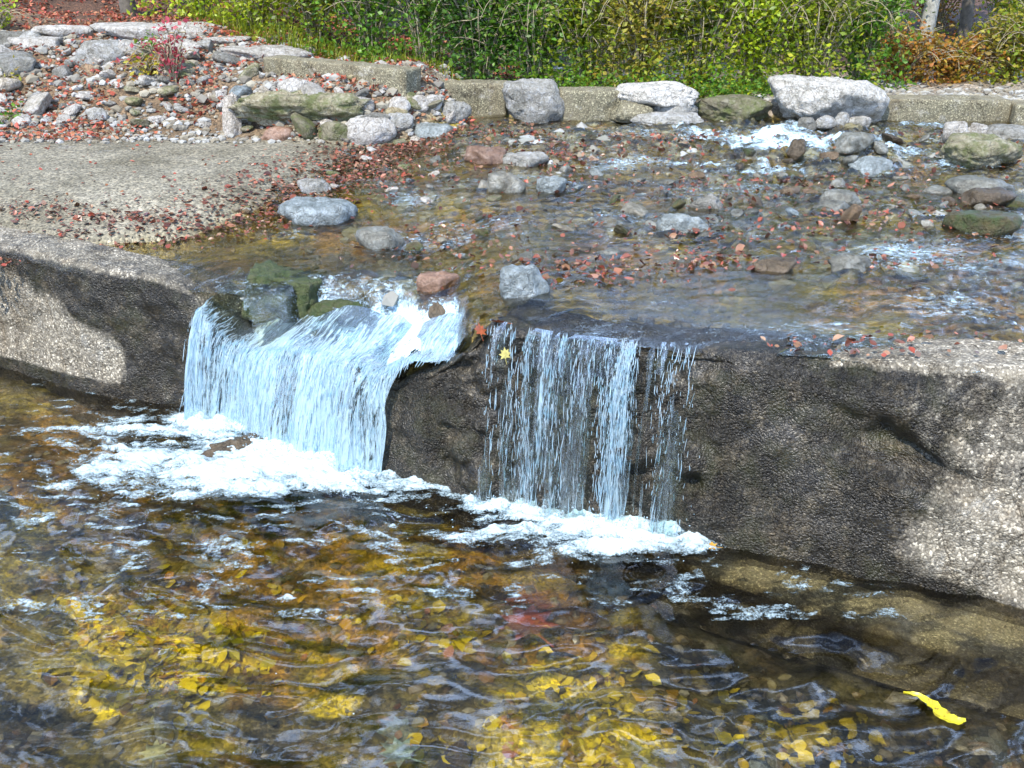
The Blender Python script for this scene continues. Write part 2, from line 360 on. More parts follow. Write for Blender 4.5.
def Ghei(x, y):
    x = np.asarray(x, float); y = np.asarray(y, float)
    yd = dam_y(x); lp = yd + dam_b(x)
    n1 = fbm(x*1.3, y*1.3, 0, 1, 4); n2 = fbm(x*6, y*6, 0, 2, 3)
    pool = -.34 + .05*n1 + .025*n2 + .16*(1-sm(-2.6, -1.4, x))*sm(2.8, 4.5, y) + .10*sm(-1.8, -3.5, x) - .16*sm(.4, 1.0, x)*sm(1.6, 2.4, y)
    # stream bed
    up = Wlev(x, y) - .075 + .03*n1 + .016*n2
    e = x - pad_edge(y) + .12*vn(x*2.5, y*2.5, 0, 9)
    pad = .80 - .125*(1-sm(4.7, 5.9, y)) + .006*n2 + (.015+.05*sm(5.4, 6.2, y))*sm(.1, .6, -e)
    up = np.where(e > 0, up, up + (pad-up)*sm(0, .45, -e))
    # rubble bank to the left and rear
    bx = sm(-.1, -1.1, x)
    bx = sm(-.05, -.7, x); yb = np.interp(x, [-4, -2.2, -1.6, -1.0, -.2], [7.55, 7.5, 7.3, 7.25, 7.5])
    rise = (.36*sm(0, np.interp(x, [-3.5, -1.6, -.6], [1.3, .55, .6]), y-yb) + .30*sm(8.3, 10.2, y)*sm(-1.0, -2.6, x))*bx*(1 + .12*n1)
    up = up + rise + .03*n2*sm(7.6, 8, y)*bx
    # ground behind the far wall, then the wooded slope
    back = 1.02 + .02*n2 + .03*n1
    fy = far_y(x)
    up = np.where(y > fy+.12, np.maximum(up, back*(1-bx) + up*bx), up)
    up = up + .075*np.maximum(0, y-10.2) + .06*np.maximum(0, y-20) - .10*np.maximum(0, y-45)
    up = up + .05*np.maximum(0, y-9.5)*n1*.3
    # the banks out of frame, right
    up = up + .35*sm(5.2, 7.5, x)*(1-sm(9, 11, y))
    # beneath the weir crest
    d = y-lp
    up = np.where(d < .3, np.minimum(up, dam_c(x)-.05 + sm(.12, .3, d)*.05), up)
    nt_ = in_notch(x, y)*(d > .0)
    up = up*(1-nt_) + nt_*(np.minimum(.40, dam_c(x)-.05) + .02*n2)
    z = np.where(y < lp+.16, pool, up)
    # near bank behind the camera, pool sides
    z = z + 1.0*sm(1.3, .0, y)*sm(3.4, 1.0, y) + .6*sm(4.8, 6.5, np.abs(x))*(y < yd)
    return z
FARX = [-6, -2.6, -.75, 0., 1.0, 1.9, 4, 9]
FARY = [9.2, 8.75, 8.0, 7.95, 7.9, 7.85, 7.75, 7.5]
def far_y(x): return np.interp(x, FARX, FARY)

# ---- ground sheet
def axis(segs):
    a = []
    for s0, s1, st in segs: a += list(np.arange(s0, s1, st))
    a.append(segs[-1][1]); return np.array(a)
ax = axis([(-220, -30, 12), (-30, -8, 1.5), (-8, -4.4, .15), (-4.4, 4.6, .028), (4.6, 9, .15), (9, 30, 1.5), (30, 220, 12)])
ay = axis([(-160, -10, 10), (-10, 0, .8), (0, 2, .06), (2, 9.4, .028), (9.4, 13, .12), (13, 60, 1.), (60, 400, 20)])
GX, GY = np.meshgrid(ax, ay, indexing='ij')
gx, gy = GX.ravel(), GY.ravel()
gz = Ghei(gx, gy)
GZ = gz.reshape(len(ax), len(ay))
def gfast(x, y):
    x = np.atleast_1d(np.asarray(x, float)); y = np.atleast_1d(np.asarray(y, float))
    i = np.clip(np.searchsorted(ax, x)-1, 0, len(ax)-2); j = np.clip(np.searchsorted(ay, y)-1, 0, len(ay)-2)
    u = (x-ax[i])/(ax[i+1]-ax[i]); v = (y-ay[j])/(ay[j+1]-ay[j])
    return GZ[i, j]*(1-u)*(1-v)+GZ[i+1, j]*u*(1-v)+GZ[i, j+1]*(1-u)*v+GZ[i+1, j+1]*u*v
# colours of the real materials underfoot
def zone_col(x, y):
    c = np.tile(np.array([.20, .165, .04]), (len(x), 1))           # pool bed: olive brown silt
    n = fbm(x*2.2, y*2.2, 0, 31, 4); n_ = fbm(x*5, y*5, 0, 41, 4)
    def put(m, col):
        m = np.clip(m, 0, 1)[:, None]; c[:] = c*(1-m) + m*np.array(col)
    put(sm(.1, .5, n)*.7, (.34, .17, .02)); put(sm(.15, .5, n_)*.6, (.28, .24, .02)); put(sm(.2, .5, -n_)*.8, (.05, .042, .02))
    # bright algae patch
    for (px, py, rx, ry, k) in ((160, 655, .34, .22, 1), (95, 622, .12, .07, .7), (560, 690, .13, .10, 1), (640, 640, .10, .05, .8), (400, 600, .14, .06, .7), (860, 690, .14, .08, .8), (960, 740, .12, .05, .7), (330, 690, .10, .05, .6), (40, 600, .2, .06, .6), (740, 735, .14, .06, .9), (600, 742, .36, .12, .7), (460, 632, .12, .07, .6), (250, 575, .3, .1, .35), (120, 590, .4, .12, .3)):
        q = Pz(px, py, -.3)
        dd = np.sqrt(((x-q[0])/rx)**2 + ((y-q[1])/ry)**2) + .45*n_
        put((1-sm(.55, 1.15, dd))*k, (.90, .72, .01) if k > .5 else (.45, .22, .01))
    put(sm(.25, .7, x + .3*(y-3))*sm(1.7, 2.6, y + .5*x)*.9, (.035, .035, .022))
    up = y > dam_y(x)+dam_b(x)+.14
    cu = np.tile(np.array([.36, .29, .06]), (len(x), 1))          # stream bed
    m = sm(.1, .5, n_)[:, None]; cu = cu*(1-m) + m*np.array([.20, .155, .05])
    m = (sm(.25, .5, n)*.6)[:, None]; cu = cu*(1-m) + m*np.array([.36, .19, .09])
    e = x - pad_edge(y) + .12*vn(x*2.5, y*2.5, 0, 9)
    m = (sm(.05, .4, -e))[:, None]; cu = cu*(1-m) + m*np.array([.215, .20, .155])
    m = (sm(7.3, 7.6, y)*sm(-.3, -.9, x))[:, None]; cu = cu*(1-m) + m*np.array([.17, .12, .075])
    m = ((y > far_y(x)+.1)*sm(-.6, .0, x))[:, None]; cu = cu*(1-m) + m*np.array([.30, .26, .22])
    m = (sm(9.9, 10.6, y - .0*x))[:, None]; cu = cu*(1-m) + m*np.array([.085, .045, .028])
    m = (sm(8.9, 9.4, y)*(1-sm(1.7, 2.6, x)))[:, None]*.9*sm(-2.6, -1.8, x)[:, None]; cu = cu*(1-m) + m*np.array([.06, .06, .02])
    m = (in_notch(x, y)*(y > dam_y(x)) + np.exp(-(((x+1.0)/.75)**2+((y-4.75)/.5)**2)))[:, None].clip(0, 1)*.9; cu = cu*(1-m) + m*np.array([.06, .05, .025])
    c[up] = cu[up]
    return c
gc = zone_col(gx, gy)
gw = (gz < np.where(gy > dam_y(gx)+.1, Wlev(gx, gy)+.03, .04)).astype(float)
ground = npmesh('ground', np.stack([gx, gy, gz], 1), grid_faces(len(ax), len(ay)), M_ground, attrs={'col': gc, 'wet': gw})
tag(ground, kind='structure')

# ------------------------------------------------------------------ the weir
def build_dam():
    xs = np.arange(-6.5, 6.5, .0075*1.3)
    yd = dam_y(xs); c = dam_c(xs); b = dam_b(xs)
    tang = np.gradient(yd, xs); nl = np.sqrt(1+tang**2); nx_, ny_ = tang/nl, -1/nl     # outward (towards the pool)
    nt_ = sm(NX0-.05, NX0+.03, xs)*(1-sm(NX1-.1, NX1, xs))
    prof = []
    nF = 74
    R = .05
    rows = []
    tt = np.concatenate([np.linspace(0, 1, nF), 1+np.linspace(0.02, 1, 34)])
    for t in tt:
        if t <= 1:   # face from z=-.45 to crest-R
            z = -.45 + t*(c-R+.45); out = -b*np.clip(z/np.maximum(c, .1), 0, 1)**1.3
        else:
            k = t-1
            if k < .35:
                a = k/.35*math.pi/2; z = c-R+R*math.sin(a); out = -b-R*(1-math.cos(a))
            else:
                q = (k-.35)/.65; out = -b-R-q*.34; z = c + 0*xs - .012*q - .10*sm(.75, 1, q)
                z = z - .0*xs
        rows.append((xs + nx_*out, yd + ny_*out*1.0, z + 0*xs, np.full_like(xs, t)))
    A = np.array(rows)   # (nt, 4, nx)
    x = A[:, 0].ravel(); y = A[:, 1].ravel(); z = A[:, 2].ravel(); t = A[:, 3].ravel()
    NX = np.tile(nx_, len(tt)); NY = np.tile(ny_, len(tt)); xx = np.tile(xs, len(tt)); cc = np.tile(c, len(tt)); bb = np.tile(b, len(tt))
    top = sm(.98, 1.2, t)
    # broad wear, pits and pebbles
    d = .022*fbm(x*2.2, y*2.2, z*3, 50, 3) + .010*fbm(x*9, y*9, z*9, 51, 3) + .0035*fbm(x*45, y*45, z*45, 52, 2)
    brk = sm(X(405, 440, .3), X(440, 440, .3), x)*(1-sm(X(690, 450, .3), X(730, 450, .3), x))
    d = d + brk*(.036*fbm(x*7, y*7, z*9, 53, 4, .6) - .01)
    # eroded hollow and the ledge below it in the right-hand face
    def spot(px, py, rx, rz):
        q = Pz(px, py, 0); 
        # find where the ray meets the face
        yy = dam_y(q[0])
        for _ in range(4):
            s = Py(px, py, yy + .05); yy = float(dam_y(s[0]))
        return s, rx, rz
    for (px, py, rx, rz, k) in ((868, 440, .16, .06, -.10), (915, 472, .15, .035, -.11), (880, 470, .3, .05, -.03), (930, 500, .35, .035, .035), (800, 425, .10, .10, -.02), (990, 462, .3, .03, -.02), (960, 520, .3, .08, .03), (445, 372, .10, .05, -.04), (460, 400, .12, .07, -.04), (640, 410, .07, .05, -.05), (650, 380, .25, .10, -.02), (430, 440, .12, .05, .03)):
        s, rx, rz = spot(px, py, rx, rz)
        g = np.exp(-((xx-s[0])/rx)**2 - ((z-s[2]-.25*(xx-s[0])*(px > 700)*-1)/rz)**2)
        d = d + k*g*(1-top)*(.8+.5*vn(x*14, y*14, z*14, 7))
    x = x + NX*d*(1-top*.7); y = y + NY*d*(1-top*.7); z = z + d*top*.5
    # pebbly texture, relief of a few millimetres
    # wetness: by the falls and along the foot
    def wetf():
        a = np.interp(xx, [X(0, 300, .5), X(70, 300, .5), X(120, 340, .4), X(200, 350, .3), X(700, 450, .3), X(800, 450, .3), X(900, 450, .3), X(1024, 450, .3)], [.35, .45, .85, 1.1, 1.2, .85, .50, .42])
        # on the left the dry patch is low down, on the right it is broad
        left = xx < -1.2
        q0 = X(0, 320, .4); q1 = X(95, 330, .4)
        dry = sm(.66, .38, z + .08*vn(xx*6, z*6, 0, 66) + .55*(xx-q0-.15))*sm(.06, .11, z)*sm(q1+.22, q1, xx)
        a = np.where(left, np.maximum(a, .85)*(1-dry), a)
        a = np.where(~left, np.maximum(a, .8*sm(.09, .03, z)), a)
        a = np.where(left, np.maximum(a, .9*sm(.10, .04, z)), a)
        a = a*(1-.55*top*(np.abs(xx+.5) > 1.0)*(left | (xx > 1.1)))
        rb = ((xx-X(985, 540, .1))/.30)**2 + ((z-.20)/.17)**2
        a = a - .75*np.exp(-rb**1.5)*(~left)
        return a
    wet = wetf()
    V = np.stack([x, y, z], 1)
    f = grid_faces(len(tt), len(xs))[:, ::-1]
    o = npmesh('concrete_weir', V, f, M_dam, attrs={'wet': wet})
    tag(o, 'low weathered concrete weir of pebbly exposed aggregate crossing the stream with a broken notch', 'weir')
    return o
dam = build_dam()
# submerged footing in front of the right-hand face: part of the weir
def footing():
    xs = np.arange(.45, 6.0, .02); yd = dam_y(xs)
    wdt = np.interp(xs, [.45, .7, 1.2, 1.5, 2.0, 4], [.02, .07, .17, .20, .20, .3]) + .015*vn(xs*4, 0, 0, 3)
    rows = []
    for q in np.linspace(0, 1, 14):
        z = -.055 - .02*q + .006*vn(xs*8, q*5, 0, 4); rows.append((xs, yd+.05-(wdt+.05)*q, z))
    for q, dy, dz in ((0, -.01, -.09), (0, -.008, -.115), (0, .06, -.15), (0, .12, -.22), (0, .16, -.42)):
        rows.append((xs, yd-wdt+dy+.012*vn(xs*9, dz*20, 0, 5), dz+.008*vn(xs*7, dz*9, 2, 5)))
    A = np.array(rows); V = np.stack([A[:, 0].ravel(), A[:, 1].ravel(), A[:, 2].ravel()], 1)
    o = npmesh('footing', V, grid_faces(len(rows), len(xs))[:, ::-1], M_block, parent=dam)
footing()

# ------------------------------------------------------------------ water surfaces
FOOT_L = [Pz(px, py, 0) for px, py in ((205, 425), (250, 440), (300, 455), (350, 462), (385, 465))]
FOOT_R = [Pz(px, py, 0) for px, py in ((500, 490), (560, 505), (610, 520), (660, 530), (688, 535))]
def foam_density(x, y):
    d = np.zeros_like(x)
    for (px, py, rx, ry, k) in ((320, 450, .34, .17, 1.25), (370, 455, .2, .16, 1.2), (230, 425, .3, .10, 1.1), (250, 470, .48, .12, .95), (150, 460, .35, .12, .62), (330, 480, .4, .10, .75), (120, 430, .2, .1, .45), (200, 490, .45, .06, .5),
                            (600, 520, .18, .10, 1.25), (640, 530, .22, .10, 1.0), (560, 505, .28, .10, .95), (480, 490, .25, .06, .6), (610, 545, .17, .07, .8), (680, 540, .16, .07, .7), (540, 530, .25, .05, .45), (430, 480, .2, .04, .5)):
        q = Pz(px, py, 0)
        d = np.maximum(d, k*np.exp(-(((x-q[0])/rx/1.35)**2 + ((y-q[1])/ry/1.3)**2)))
    return d
def foam_mask(x, y):
    xx = x + .05*vn(x*5, y*5, 0, 60); yy = y + .05*vn(x*5, y*5, 9, 61)
    n = fbm(xx*9 + 1.5*yy, yy*22, 0, 62, 4, .55)
    return foam_density(x, y)*1.0 + n*.30 - .30
def pool_h(x, y):
    wx = x + .06*vn(x*3, y*3, 0, 70); wy = y + .05*vn(x*3, y*3, 0, 71)
    # crests run across the view, fanning away from the two falls
    a = np.arctan2(wx+.2, 5.4-wy); r = np.hypot(wx+.2, 5.4-wy)
    far = sm(4.6, 3.0, y)
    h = .0085*vn(a*13.0, r*9.0, 0, 72)*(.2+far) + .0040*vn(a*22.+5, r*15., 0, 73)*(.35+.8*far) + .0012*vn(wx*20, wy*30, 0, 74) + .0005*vn(wx*35, wy*70, 0, 75)
    h = h + .008*vn(wx*4.5, wy*7, 0, 76)*far + .009*vn(wx*5., wy*7.5, 3, 78)*sm(3.4, 2.4, y)
    fd = foam_density(x, y)
    h = h + fd*.012*fbm(x*14, y*20, 0, 77, 4)
    return h
px_ = np.arange(-4.8, 4.8, .0125); py_ = np.arange(.9, 6.3, .0125)
PX, PY_ = np.meshgrid(px_, py_, indexing='ij'); x = PX.ravel(); y = PY_.ravel()
h = pool_h(x, y)
fm = np.clip(foam_density(x, y)*.55, 0, .6)
keep = (PY_ < (dam_y(PX)+.12))
fc = grid_faces(len(px_), len(py_)); kf = keep.ravel()[fc].all(1); fc = fc[kf]
used, inv = np.unique(fc, return_inverse=True)
o = npmesh('water', np.stack([x, y, h], 1)[used], inv.reshape(-1, 4), M_pool, attrs={'foam': fm[used]})
tag(o, kind='structure')

# upper stream
def stream_h(x, y):
    W = Wlev(x, y)
    # flow runs from the right rear towards the falls
    u = x*.96 + y*.28; v = -x*.28 + y*.96
    wu = u + .08*vn(u*2, v*4, 0, 80); wv = v + .05*vn(u*3, v*5, 0, 81)
    rough = .35 + 1.05*sm(-.25, .35, fbm(x*1.1, y*2.0, 0, 86, 3)) + .5*sm(1.0, 2.0, x)*sm(5.6, 4.2, y)
    h = (.0120*vn(wu*6, wv*12, 0, 82) + .0080*vn(wu*12, wv*27, 0, 83) + .0046*vn(wu*28, wv*60, 0, 84))*rough
    cas = sm(6.2, 6.6, y)*(1-sm(7.6, 7.9, y))*np.exp(-((x-1.75-.2)/1.05)**2)
    h = h + cas*.042*fbm(x*9, y*12, 0, 85, 3, .5)
    return W + h, cas
ux = np.arange(-3.6, 6.0, .0125); uy = np.arange(3.0, 8.15, .0125)
UX, UY = np.meshgrid(ux, uy, indexing='ij'); x = UX.ravel(); y = UY.ravel()
h, cas = stream_h(x, y)
lp = dam_y(x)+dam_b(x)+.02
drycap = dam_c(x)
# over the crest the surface is drawn down; nothing flows where the crest stands proud
d = y-lp
h = np.where(d < .25, h - .045*(1-sm(0, .25, d))*(h > drycap), h)
nz = in_notch(x, y)
# in the notch: a low fast sheet running from the step to the lip
nlev = np.interp(y-lp, [0, .15, .45, .8], [.02, .065, .09, .105]) + dam_c(x).clip(.30, .50)*1.0 + .0
nlev = np.minimum(nlev, float(dam_c(X(408, 480, 0)))+.12) + .010*fbm(x*9 + y*3, y*5, 0, 90, 3)
h = h*(1-nz) + nz*nlev
foam = cas*(.13+.16*vn(x*9, y*12, 0, 93)) + nz*(.50 + .16*vn(x*16+y*4, y*5, 0, 91)) + (1-nz)*(.325 + .016*sm(1.0, 1.8, x)*sm(6.2, 5.2, y) + .10*fbm(x*1.6, y*3.0, 0, 92, 4) + .05*sm(.8, 1.8, x)*sm(6, 4.5, y))  # away from cascade and notch the pale streaks paint glints and sheen
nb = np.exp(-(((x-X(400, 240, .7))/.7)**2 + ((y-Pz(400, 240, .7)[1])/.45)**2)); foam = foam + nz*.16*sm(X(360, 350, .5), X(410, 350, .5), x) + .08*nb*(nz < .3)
keepv = (d > -.01 + .10*sm(X(396, 380, .5), X(410, 380, .5), x)*nz)
keep2 = keepv & ((y < far_y(x)+.05))
fc = grid_faces(len(ux), len(uy)); kf = keep2[fc].all(1)
gzz = Ghei(x, y)
dry = ((gzz > h+.03) | (x - pad_edge(y) + .12*vn(x*2.5, y*2.5, 0, 9) < -.42) | ((d < .28) & (drycap > h+.02) & (nz < .2)))
kf &= ~dry[fc].all(1)
fc = fc[kf]; used, inv = np.unique(fc, return_inverse=True)
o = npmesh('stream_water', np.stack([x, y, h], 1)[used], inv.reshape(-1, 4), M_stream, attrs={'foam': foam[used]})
tag(o, kind='structure')

# ------------------------------------------------------------------ falls
rng = np.random.default_rng(7)
def spindles(P, D, L, R, name, mat, parent=None, ns=5):
    """drawn-out drops: P centre, D direction, L half length, R radius"""
    n = len(P); D = D/np.linalg.norm(D, axis=1, keepdims=True)
    up = np.tile([1., .13, 0], (n, 1)); A = np.cross(D, up); A /= np.linalg.norm(A, axis=1, keepdims=True); B = np.cross(D, A)
    ts = [(-1, .0), (-.6, .75), (.1, 1.), (.7, .8), (1, 0.)]
    V = []; 
    for t, r in ts:
        for k in range(ns):
            a = 2*math.pi*k/ns
            V.append(P + D*(L*t)[:, None] + (A*math.cos(a)+B*math.sin(a))*(R*max(r, .05))[:, None])
    V = np.stack(V, 1)   # n, 5*ns, 3
    f = []
    for i in range(4):
        for k in range(ns):
            k2 = (k+1) % ns; f.append([i*ns+k, i*ns+k2, (i+1)*ns+k2, (i+1)*ns+k])
    f = np.array(f); Fc = (f[None] + (np.arange(n)*5*ns)[:, None, None]).reshape(-1, 4)
    return npmesh(name, V.reshape(-1, 3), Fc, mat, parent)
def out_dir(x):
    t = (dam_y(x+.01)-dam_y(x-.01))/.02; l = np.sqrt(1+t*t); return t/l, -1/l
def traj(x0, s, v0, z0, zend=-.01):
    """position along the fall, s from 0 (0.15 m behind the lip) over the lip (s=.25) to the foot (s=1)"""
    nx_, ny_ = out_dir(x0)
    lipy_ = dam_y(x0)+dam_b(x0)
    wob = .05*vn(x0*6, s*1.2, 0, 301) + .025*vn(x0*16, s*3, 0, 302)
    tf = np.sqrt(2*np.maximum(z0-zend, .01)/9.81)
    big = np.asarray(v0).mean() > .45; s1 = .42 if big else .25; bl = .30 if big else .10
    k = np.clip((s-s1)/(1-s1), 0, 1); back = np.clip((s1-s)/s1, 0, 1)*bl
    t = k*tf
    o = v0*t - back + wob*sm(.2, .6, s)*(.6 if big else .35)
    return np.stack([x0 + nx_*o, lipy_ + ny_*o, z0 - .5*9.81*t*t - .02*sm(.1, .35, s) + .02 + (.10*(back/bl)**1.3 if big else 0) + (.02*vn(x0*9, back*14, 0, 303)*sm(.1, .3, s) if big else 0)], -1)

def make_fall(name, pxs, v0, z0off, white, label, group, nstr, strfn, lenr, radr, seed, thr=-9):
    root = empty(name, Pz((pxs[0]+pxs[1])/2, 500, 0)*[1, 1, 0])
    loc = np.array(root.location)
    x0 = X(pxs[0], T_at(pxs[0])[1], 0); x1 = X(pxs[1], T_at(pxs[1])[1], 0)
    U = np.linspace(x0, x1, 260); S = np.linspace(.0 if v0 > .45 else .20, 1, 130)
    UU, SS = np.meshgrid(U, S, indexing='ij'); u = UU.ravel(); s = SS.ravel()
    def squeeze(u, s):     # the sheet narrows towards its foot on the right
        if v0 < .45: return u
        e = x1 - (x1-X(396, 470, 0))*sm(.30, .68, s) + .014*vn(s*8, 0, 0, 310)
        return x0 + (u-x0)*(e-x0)/(x1-x0)
    u = squeeze(u, s)
    vv = v0*(1+.25*vn(u*9, 0, 0, seed))
    ztop = float(dam_c(X(408, 480, 0)))+.075 if v0 > .45 else 9.
    z0 = np.minimum(dam_c(u) + z0off, ztop)
    P = traj(u, s, vv, z0)
    nx_, ny_ = out_dir(u)
    bulge = (.012*vn(u*26, s*2.0, 0, seed+1) + .006*vn(u*70, s*4, 0, seed+2))*sm(.15, .5, s) + .004*fbm(u*10, s*7, 0, seed+3, 3)
    P[:, 0] += nx_*bulge; P[:, 1] += ny_*bulge; P[:, 2] += .5*bulge*(s < .3)
    wfn = white(u, s)
    ed = np.minimum(UU.ravel()-x0, x1-UU.ravel())
    fcs = grid_faces(260, 130); hole = wfn + .22*vn(u*22, s*2.2, 0, seed+8) + .12*vn(u*60, s*5, 0, seed+9)
    hole = hole + .5*sm(.0, 1, -(ed-.0)/.03-0) - .25*(1-sm(0, .06, ed + .03*vn(s*6, u*0, 0, seed)))
    fcs = fcs[(hole[fcs].mean(1) > thr)]
    o = npmesh('water_sheet', P-loc, fcs, M_sheet, root, attrs={'flow': np.stack([u, s*.9, 0*u], 1), 'white': wfn})
    r = np.random.default_rng(seed)
    # streaks
    n = nstr; uu, ss = strfn(r, n, x0, x1); uu = squeeze(uu, ss)
    vv = v0*(1+.25*vn(uu*9, 0, 0, seed)) + r.normal(0, .05, n); z0 = np.minimum(dam_c(uu)+z0off, ztop)
    Pa = traj(uu, ss, vv, z0); Pb = traj(uu, np.minimum(ss+.02, 1.02), vv, z0); D = Pb-Pa
    D[np.linalg.norm(D, axis=1) < 1e-5] = [0, 0, -1]; D = D/np.linalg.norm(D, axis=1, keepdims=True) + r.normal(0, .09, D.shape)
    nx_, ny_ = out_dir(uu); off = r.uniform(-.002, .022, n)*sm(.1, .6, ss)
    Pa[:, 0] += nx_*off; Pa[:, 1] += ny_*off
    L = (lenr[0]+(lenr[1]-lenr[0])*r.uniform(0, 1, n)**2.2)*(.5+ss); R = r.uniform(*radr, n)
    spindles(Pa-loc, D, L, R, 'water_streaks', M_drop, root)['kind'] = 'stuff'
    # spray at the foot
    xr = X(398, 470, 0) if v0 > .45 else x1
    n = nstr//3; uu = r.uniform(x0, xr, n) + r.normal(0, .03, n); nx_, ny_ = out_dir(uu)
    o_ = v0*.27 + np.abs(r.normal(0, .07, n)); k = np.exp(-((uu-(x0+x1)/2)/(.45*(x1-x0)))**2)
    P = np.stack([uu + nx_*o_, dam_y(uu)+dam_b(uu) + ny_*o_, np.abs(r.normal(0, .035, n))+.004], 1)
    spindles(P-loc, r.normal(0, 1, (n, 3))+[0, 0, 1.], r.uniform(.002, .007, n), r.uniform(.0012, .0035, n), 'spray', M_drop, root, 4)['kind'] = 'stuff'
    tag(root, label, 'waterfall', group)
    return root
def T_at(px): return [np.interp(px, T[:, 0], T[:, i]) for i in range(4)]

def whiteL(u, s):
    return .50 + .10*sm(.15, .6, s) + .16*vn(u*7, s*1.5, 0, 5) + .05*sm(.8, 1, s)
def strL(r, n, x0, x1):
    return x0 + (x1-x0)*r.beta(1.1, 1.1, n), r.uniform(.3, 1.0, n)
make_fall('waterfall', (212, 452), .58, .05, whiteL, 'wide white waterfall pouring through the broken notch on the left', None, 3600, strL, (.006, .05), (.0006, .0022), 11, .22)
cols_r = [(498, .6), (512, .8), (530, 1.6), (545, 1.6), (560, 1.5), (575, .9), (590, .6), (606, .7), (617, 2.6), (624, 2.6), (632, 1.2), (655, .4), (668, .7), (680, .5)]
cx = np.array([X(p, T_at(p)[1], 0) for p, _ in cols_r]); cw = np.array([w_ for _, w_ in cols_r]); cw = cw/cw.sum()
def whiteR(u, s):
    d = np.zeros_like(u)
    for c_, w_ in zip(cx, cw): d = np.maximum(d, (w_*9)*np.exp(-((u-c_)/(.014+.012*s))**2))
    d2 = .30*sm(.2, .5, s)*np.clip(d, 0, 1.2)
    return .18 + d2*1.25 + .08*vn(u*20, s*3, 0, 6) - .25*sm(.6, 1.05, (u-X(640, 520, 0))/(.25))*(s < .45)
def strR(r, n, x0, x1):
    k = r.choice(len(cx), n, p=cw)
    ss = .25+.75*r.uniform(0, 1, n)**.75; return cx[k] + r.normal(0, 1, n)*(.006+.016*ss) + .040*vn(ss*3.2, k*3.3, 0, 8)*ss, ss
make_fall('waterfall', (486, 694), .34, .012, whiteR, 'thin broken waterfall of separate strands over the dark wall in the middle', None, 2300, strR, (.004, .04), (.0006, .0021), 23, .20)

# foam lying on the pool
def mat_softfoam():
    m, nt = newmat('soft_foam'); n = N(nt); co = n('ShaderNodeNewGeometry').outputs['Position']
    a = n.math('ADD', n.attr('thick'), n.math('MULTIPLY', n.math('SUBTRACT', n.math('ADD', n.math('MULTIPLY', n.noise(n.mapv(co, (1, 1.8, 1)), 34, 6, .75), .6), n.math('MULTIPLY', n.noise(co, 120, 3, .7), .4)), .5), 1.9))
    al = n.ramp(a, [(.0, (0, 0, 0)), (.10, (.35, .35, .35)), (.38, (1, 1, 1))])
    b = n('ShaderNodeBump', ins={'Strength': .35, 'Distance': .01, 'Height': n.noise(co, 70, 5, .7)}).outputs[0]
    c = n.ramp(a, [(.05, (.34, .46, .52)), (.9, (.60, .70, .74))])
    p = n('ShaderNodeBsdfPrincipled', ins={'Base Color': c, 'Roughness': .4, 'Normal': b}); t = n('ShaderNodeBsdfTransparent')
    n.out(n('ShaderNodeMixShader', ins={0: al, 1: t.outputs[0], 2: p.outputs[0]}).outputs[0]); return m
M_soft = mat_softfoam()
def build_foam():
    xs = np.arange(-2.6, 1.4, .0055); ys = np.arange(2.9, 5.0, .0055)
    A, B = np.meshgrid(xs, ys, indexing='ij'); x = A.ravel(); y = B.ravel()
    m = foam_mask(x, y); ok = (m > -.22) & (y < dam_y(x)+.10)
    z = pool_h(x, y) + .003 + np.clip(m, 0, .7)*.05 + .010*fbm(x*18, y*28, 0, 95, 4, .55)*np.clip(m*3, 0, 1)
    fc = grid_faces(len(xs), len(ys)); fc = fc[ok[fc].all(1)]
    c = x[fc].mean(1)
    sp = X(430, 480, 0)
    for nm, sel, lab in (('foam', c < sp, 'white churned foam spreading at the foot of the wide left waterfall'), ('foam', c >= sp, 'white churned foam patch below the thin middle waterfall')):
        f = fc[sel]; used, inv = np.unique(f, return_inverse=True)
        o = npmesh(nm, np.stack([x, y, z], 1)[used], inv.reshape(-1, 4), M_soft, attrs={'thick': m[used]*.95+.11})
        tag(o, lab, 'foam', kind='stuff')
build_foam()
# bubbles drifting
def blobs(P, R, name, mat, parent=None, flat=.6, ns=6):
    n = len(P); V = []; 
    for t, r in ((0, 1.), (.7, .75), (1., .0)):
        for k in range(ns):
            a = 2*math.pi*k/ns; V.append(P + np.stack([R*max(r, .02)*math.cos(a), R*max(r, .02)*math.sin(a), R*t*flat], 1))
    V = np.stack(V, 1); f = []
    for i in range(2):
        for k in range(ns): k2 = (k+1) % ns; f.append([i*ns+k, i*ns+k2, (i+1)*ns+k2, (i+1)*ns+k])
    f = np.array(f); Fc = (f[None] + (np.arange(n)*3*ns)[:, None, None]).reshape(-1, 4)
    return npmesh(name, V.reshape(-1, 3), Fc, mat, parent)
def bubbles():
    r = np.random.default_rng(5); n = 30000
    x = r.uniform(-2.6, 1.3, n); y = r.uniform(2.2, 4.9, n)
    d = foam_density(x, y); dd = foam_density(x*1.0, y+.16)
    p = np.clip(d, 0, 1)*.6 + .10*np.clip(dd, 0, 1) + .003
    k = (r.uniform(0, 1, n) < p*.40) & (y < dam_y(x)-.01)
    x, y = x[k], y[k]
    P = np.stack([x, y, pool_h(x, y)], 1)
    o = blobs(P, r.uniform(.001, .0036, len(x))**1.0, 'bubbles', M_foam)
    tag(o, 'tiny white bubbles scattered over the pool around the foam', 'bubbles', kind='stuff')
bubbles()

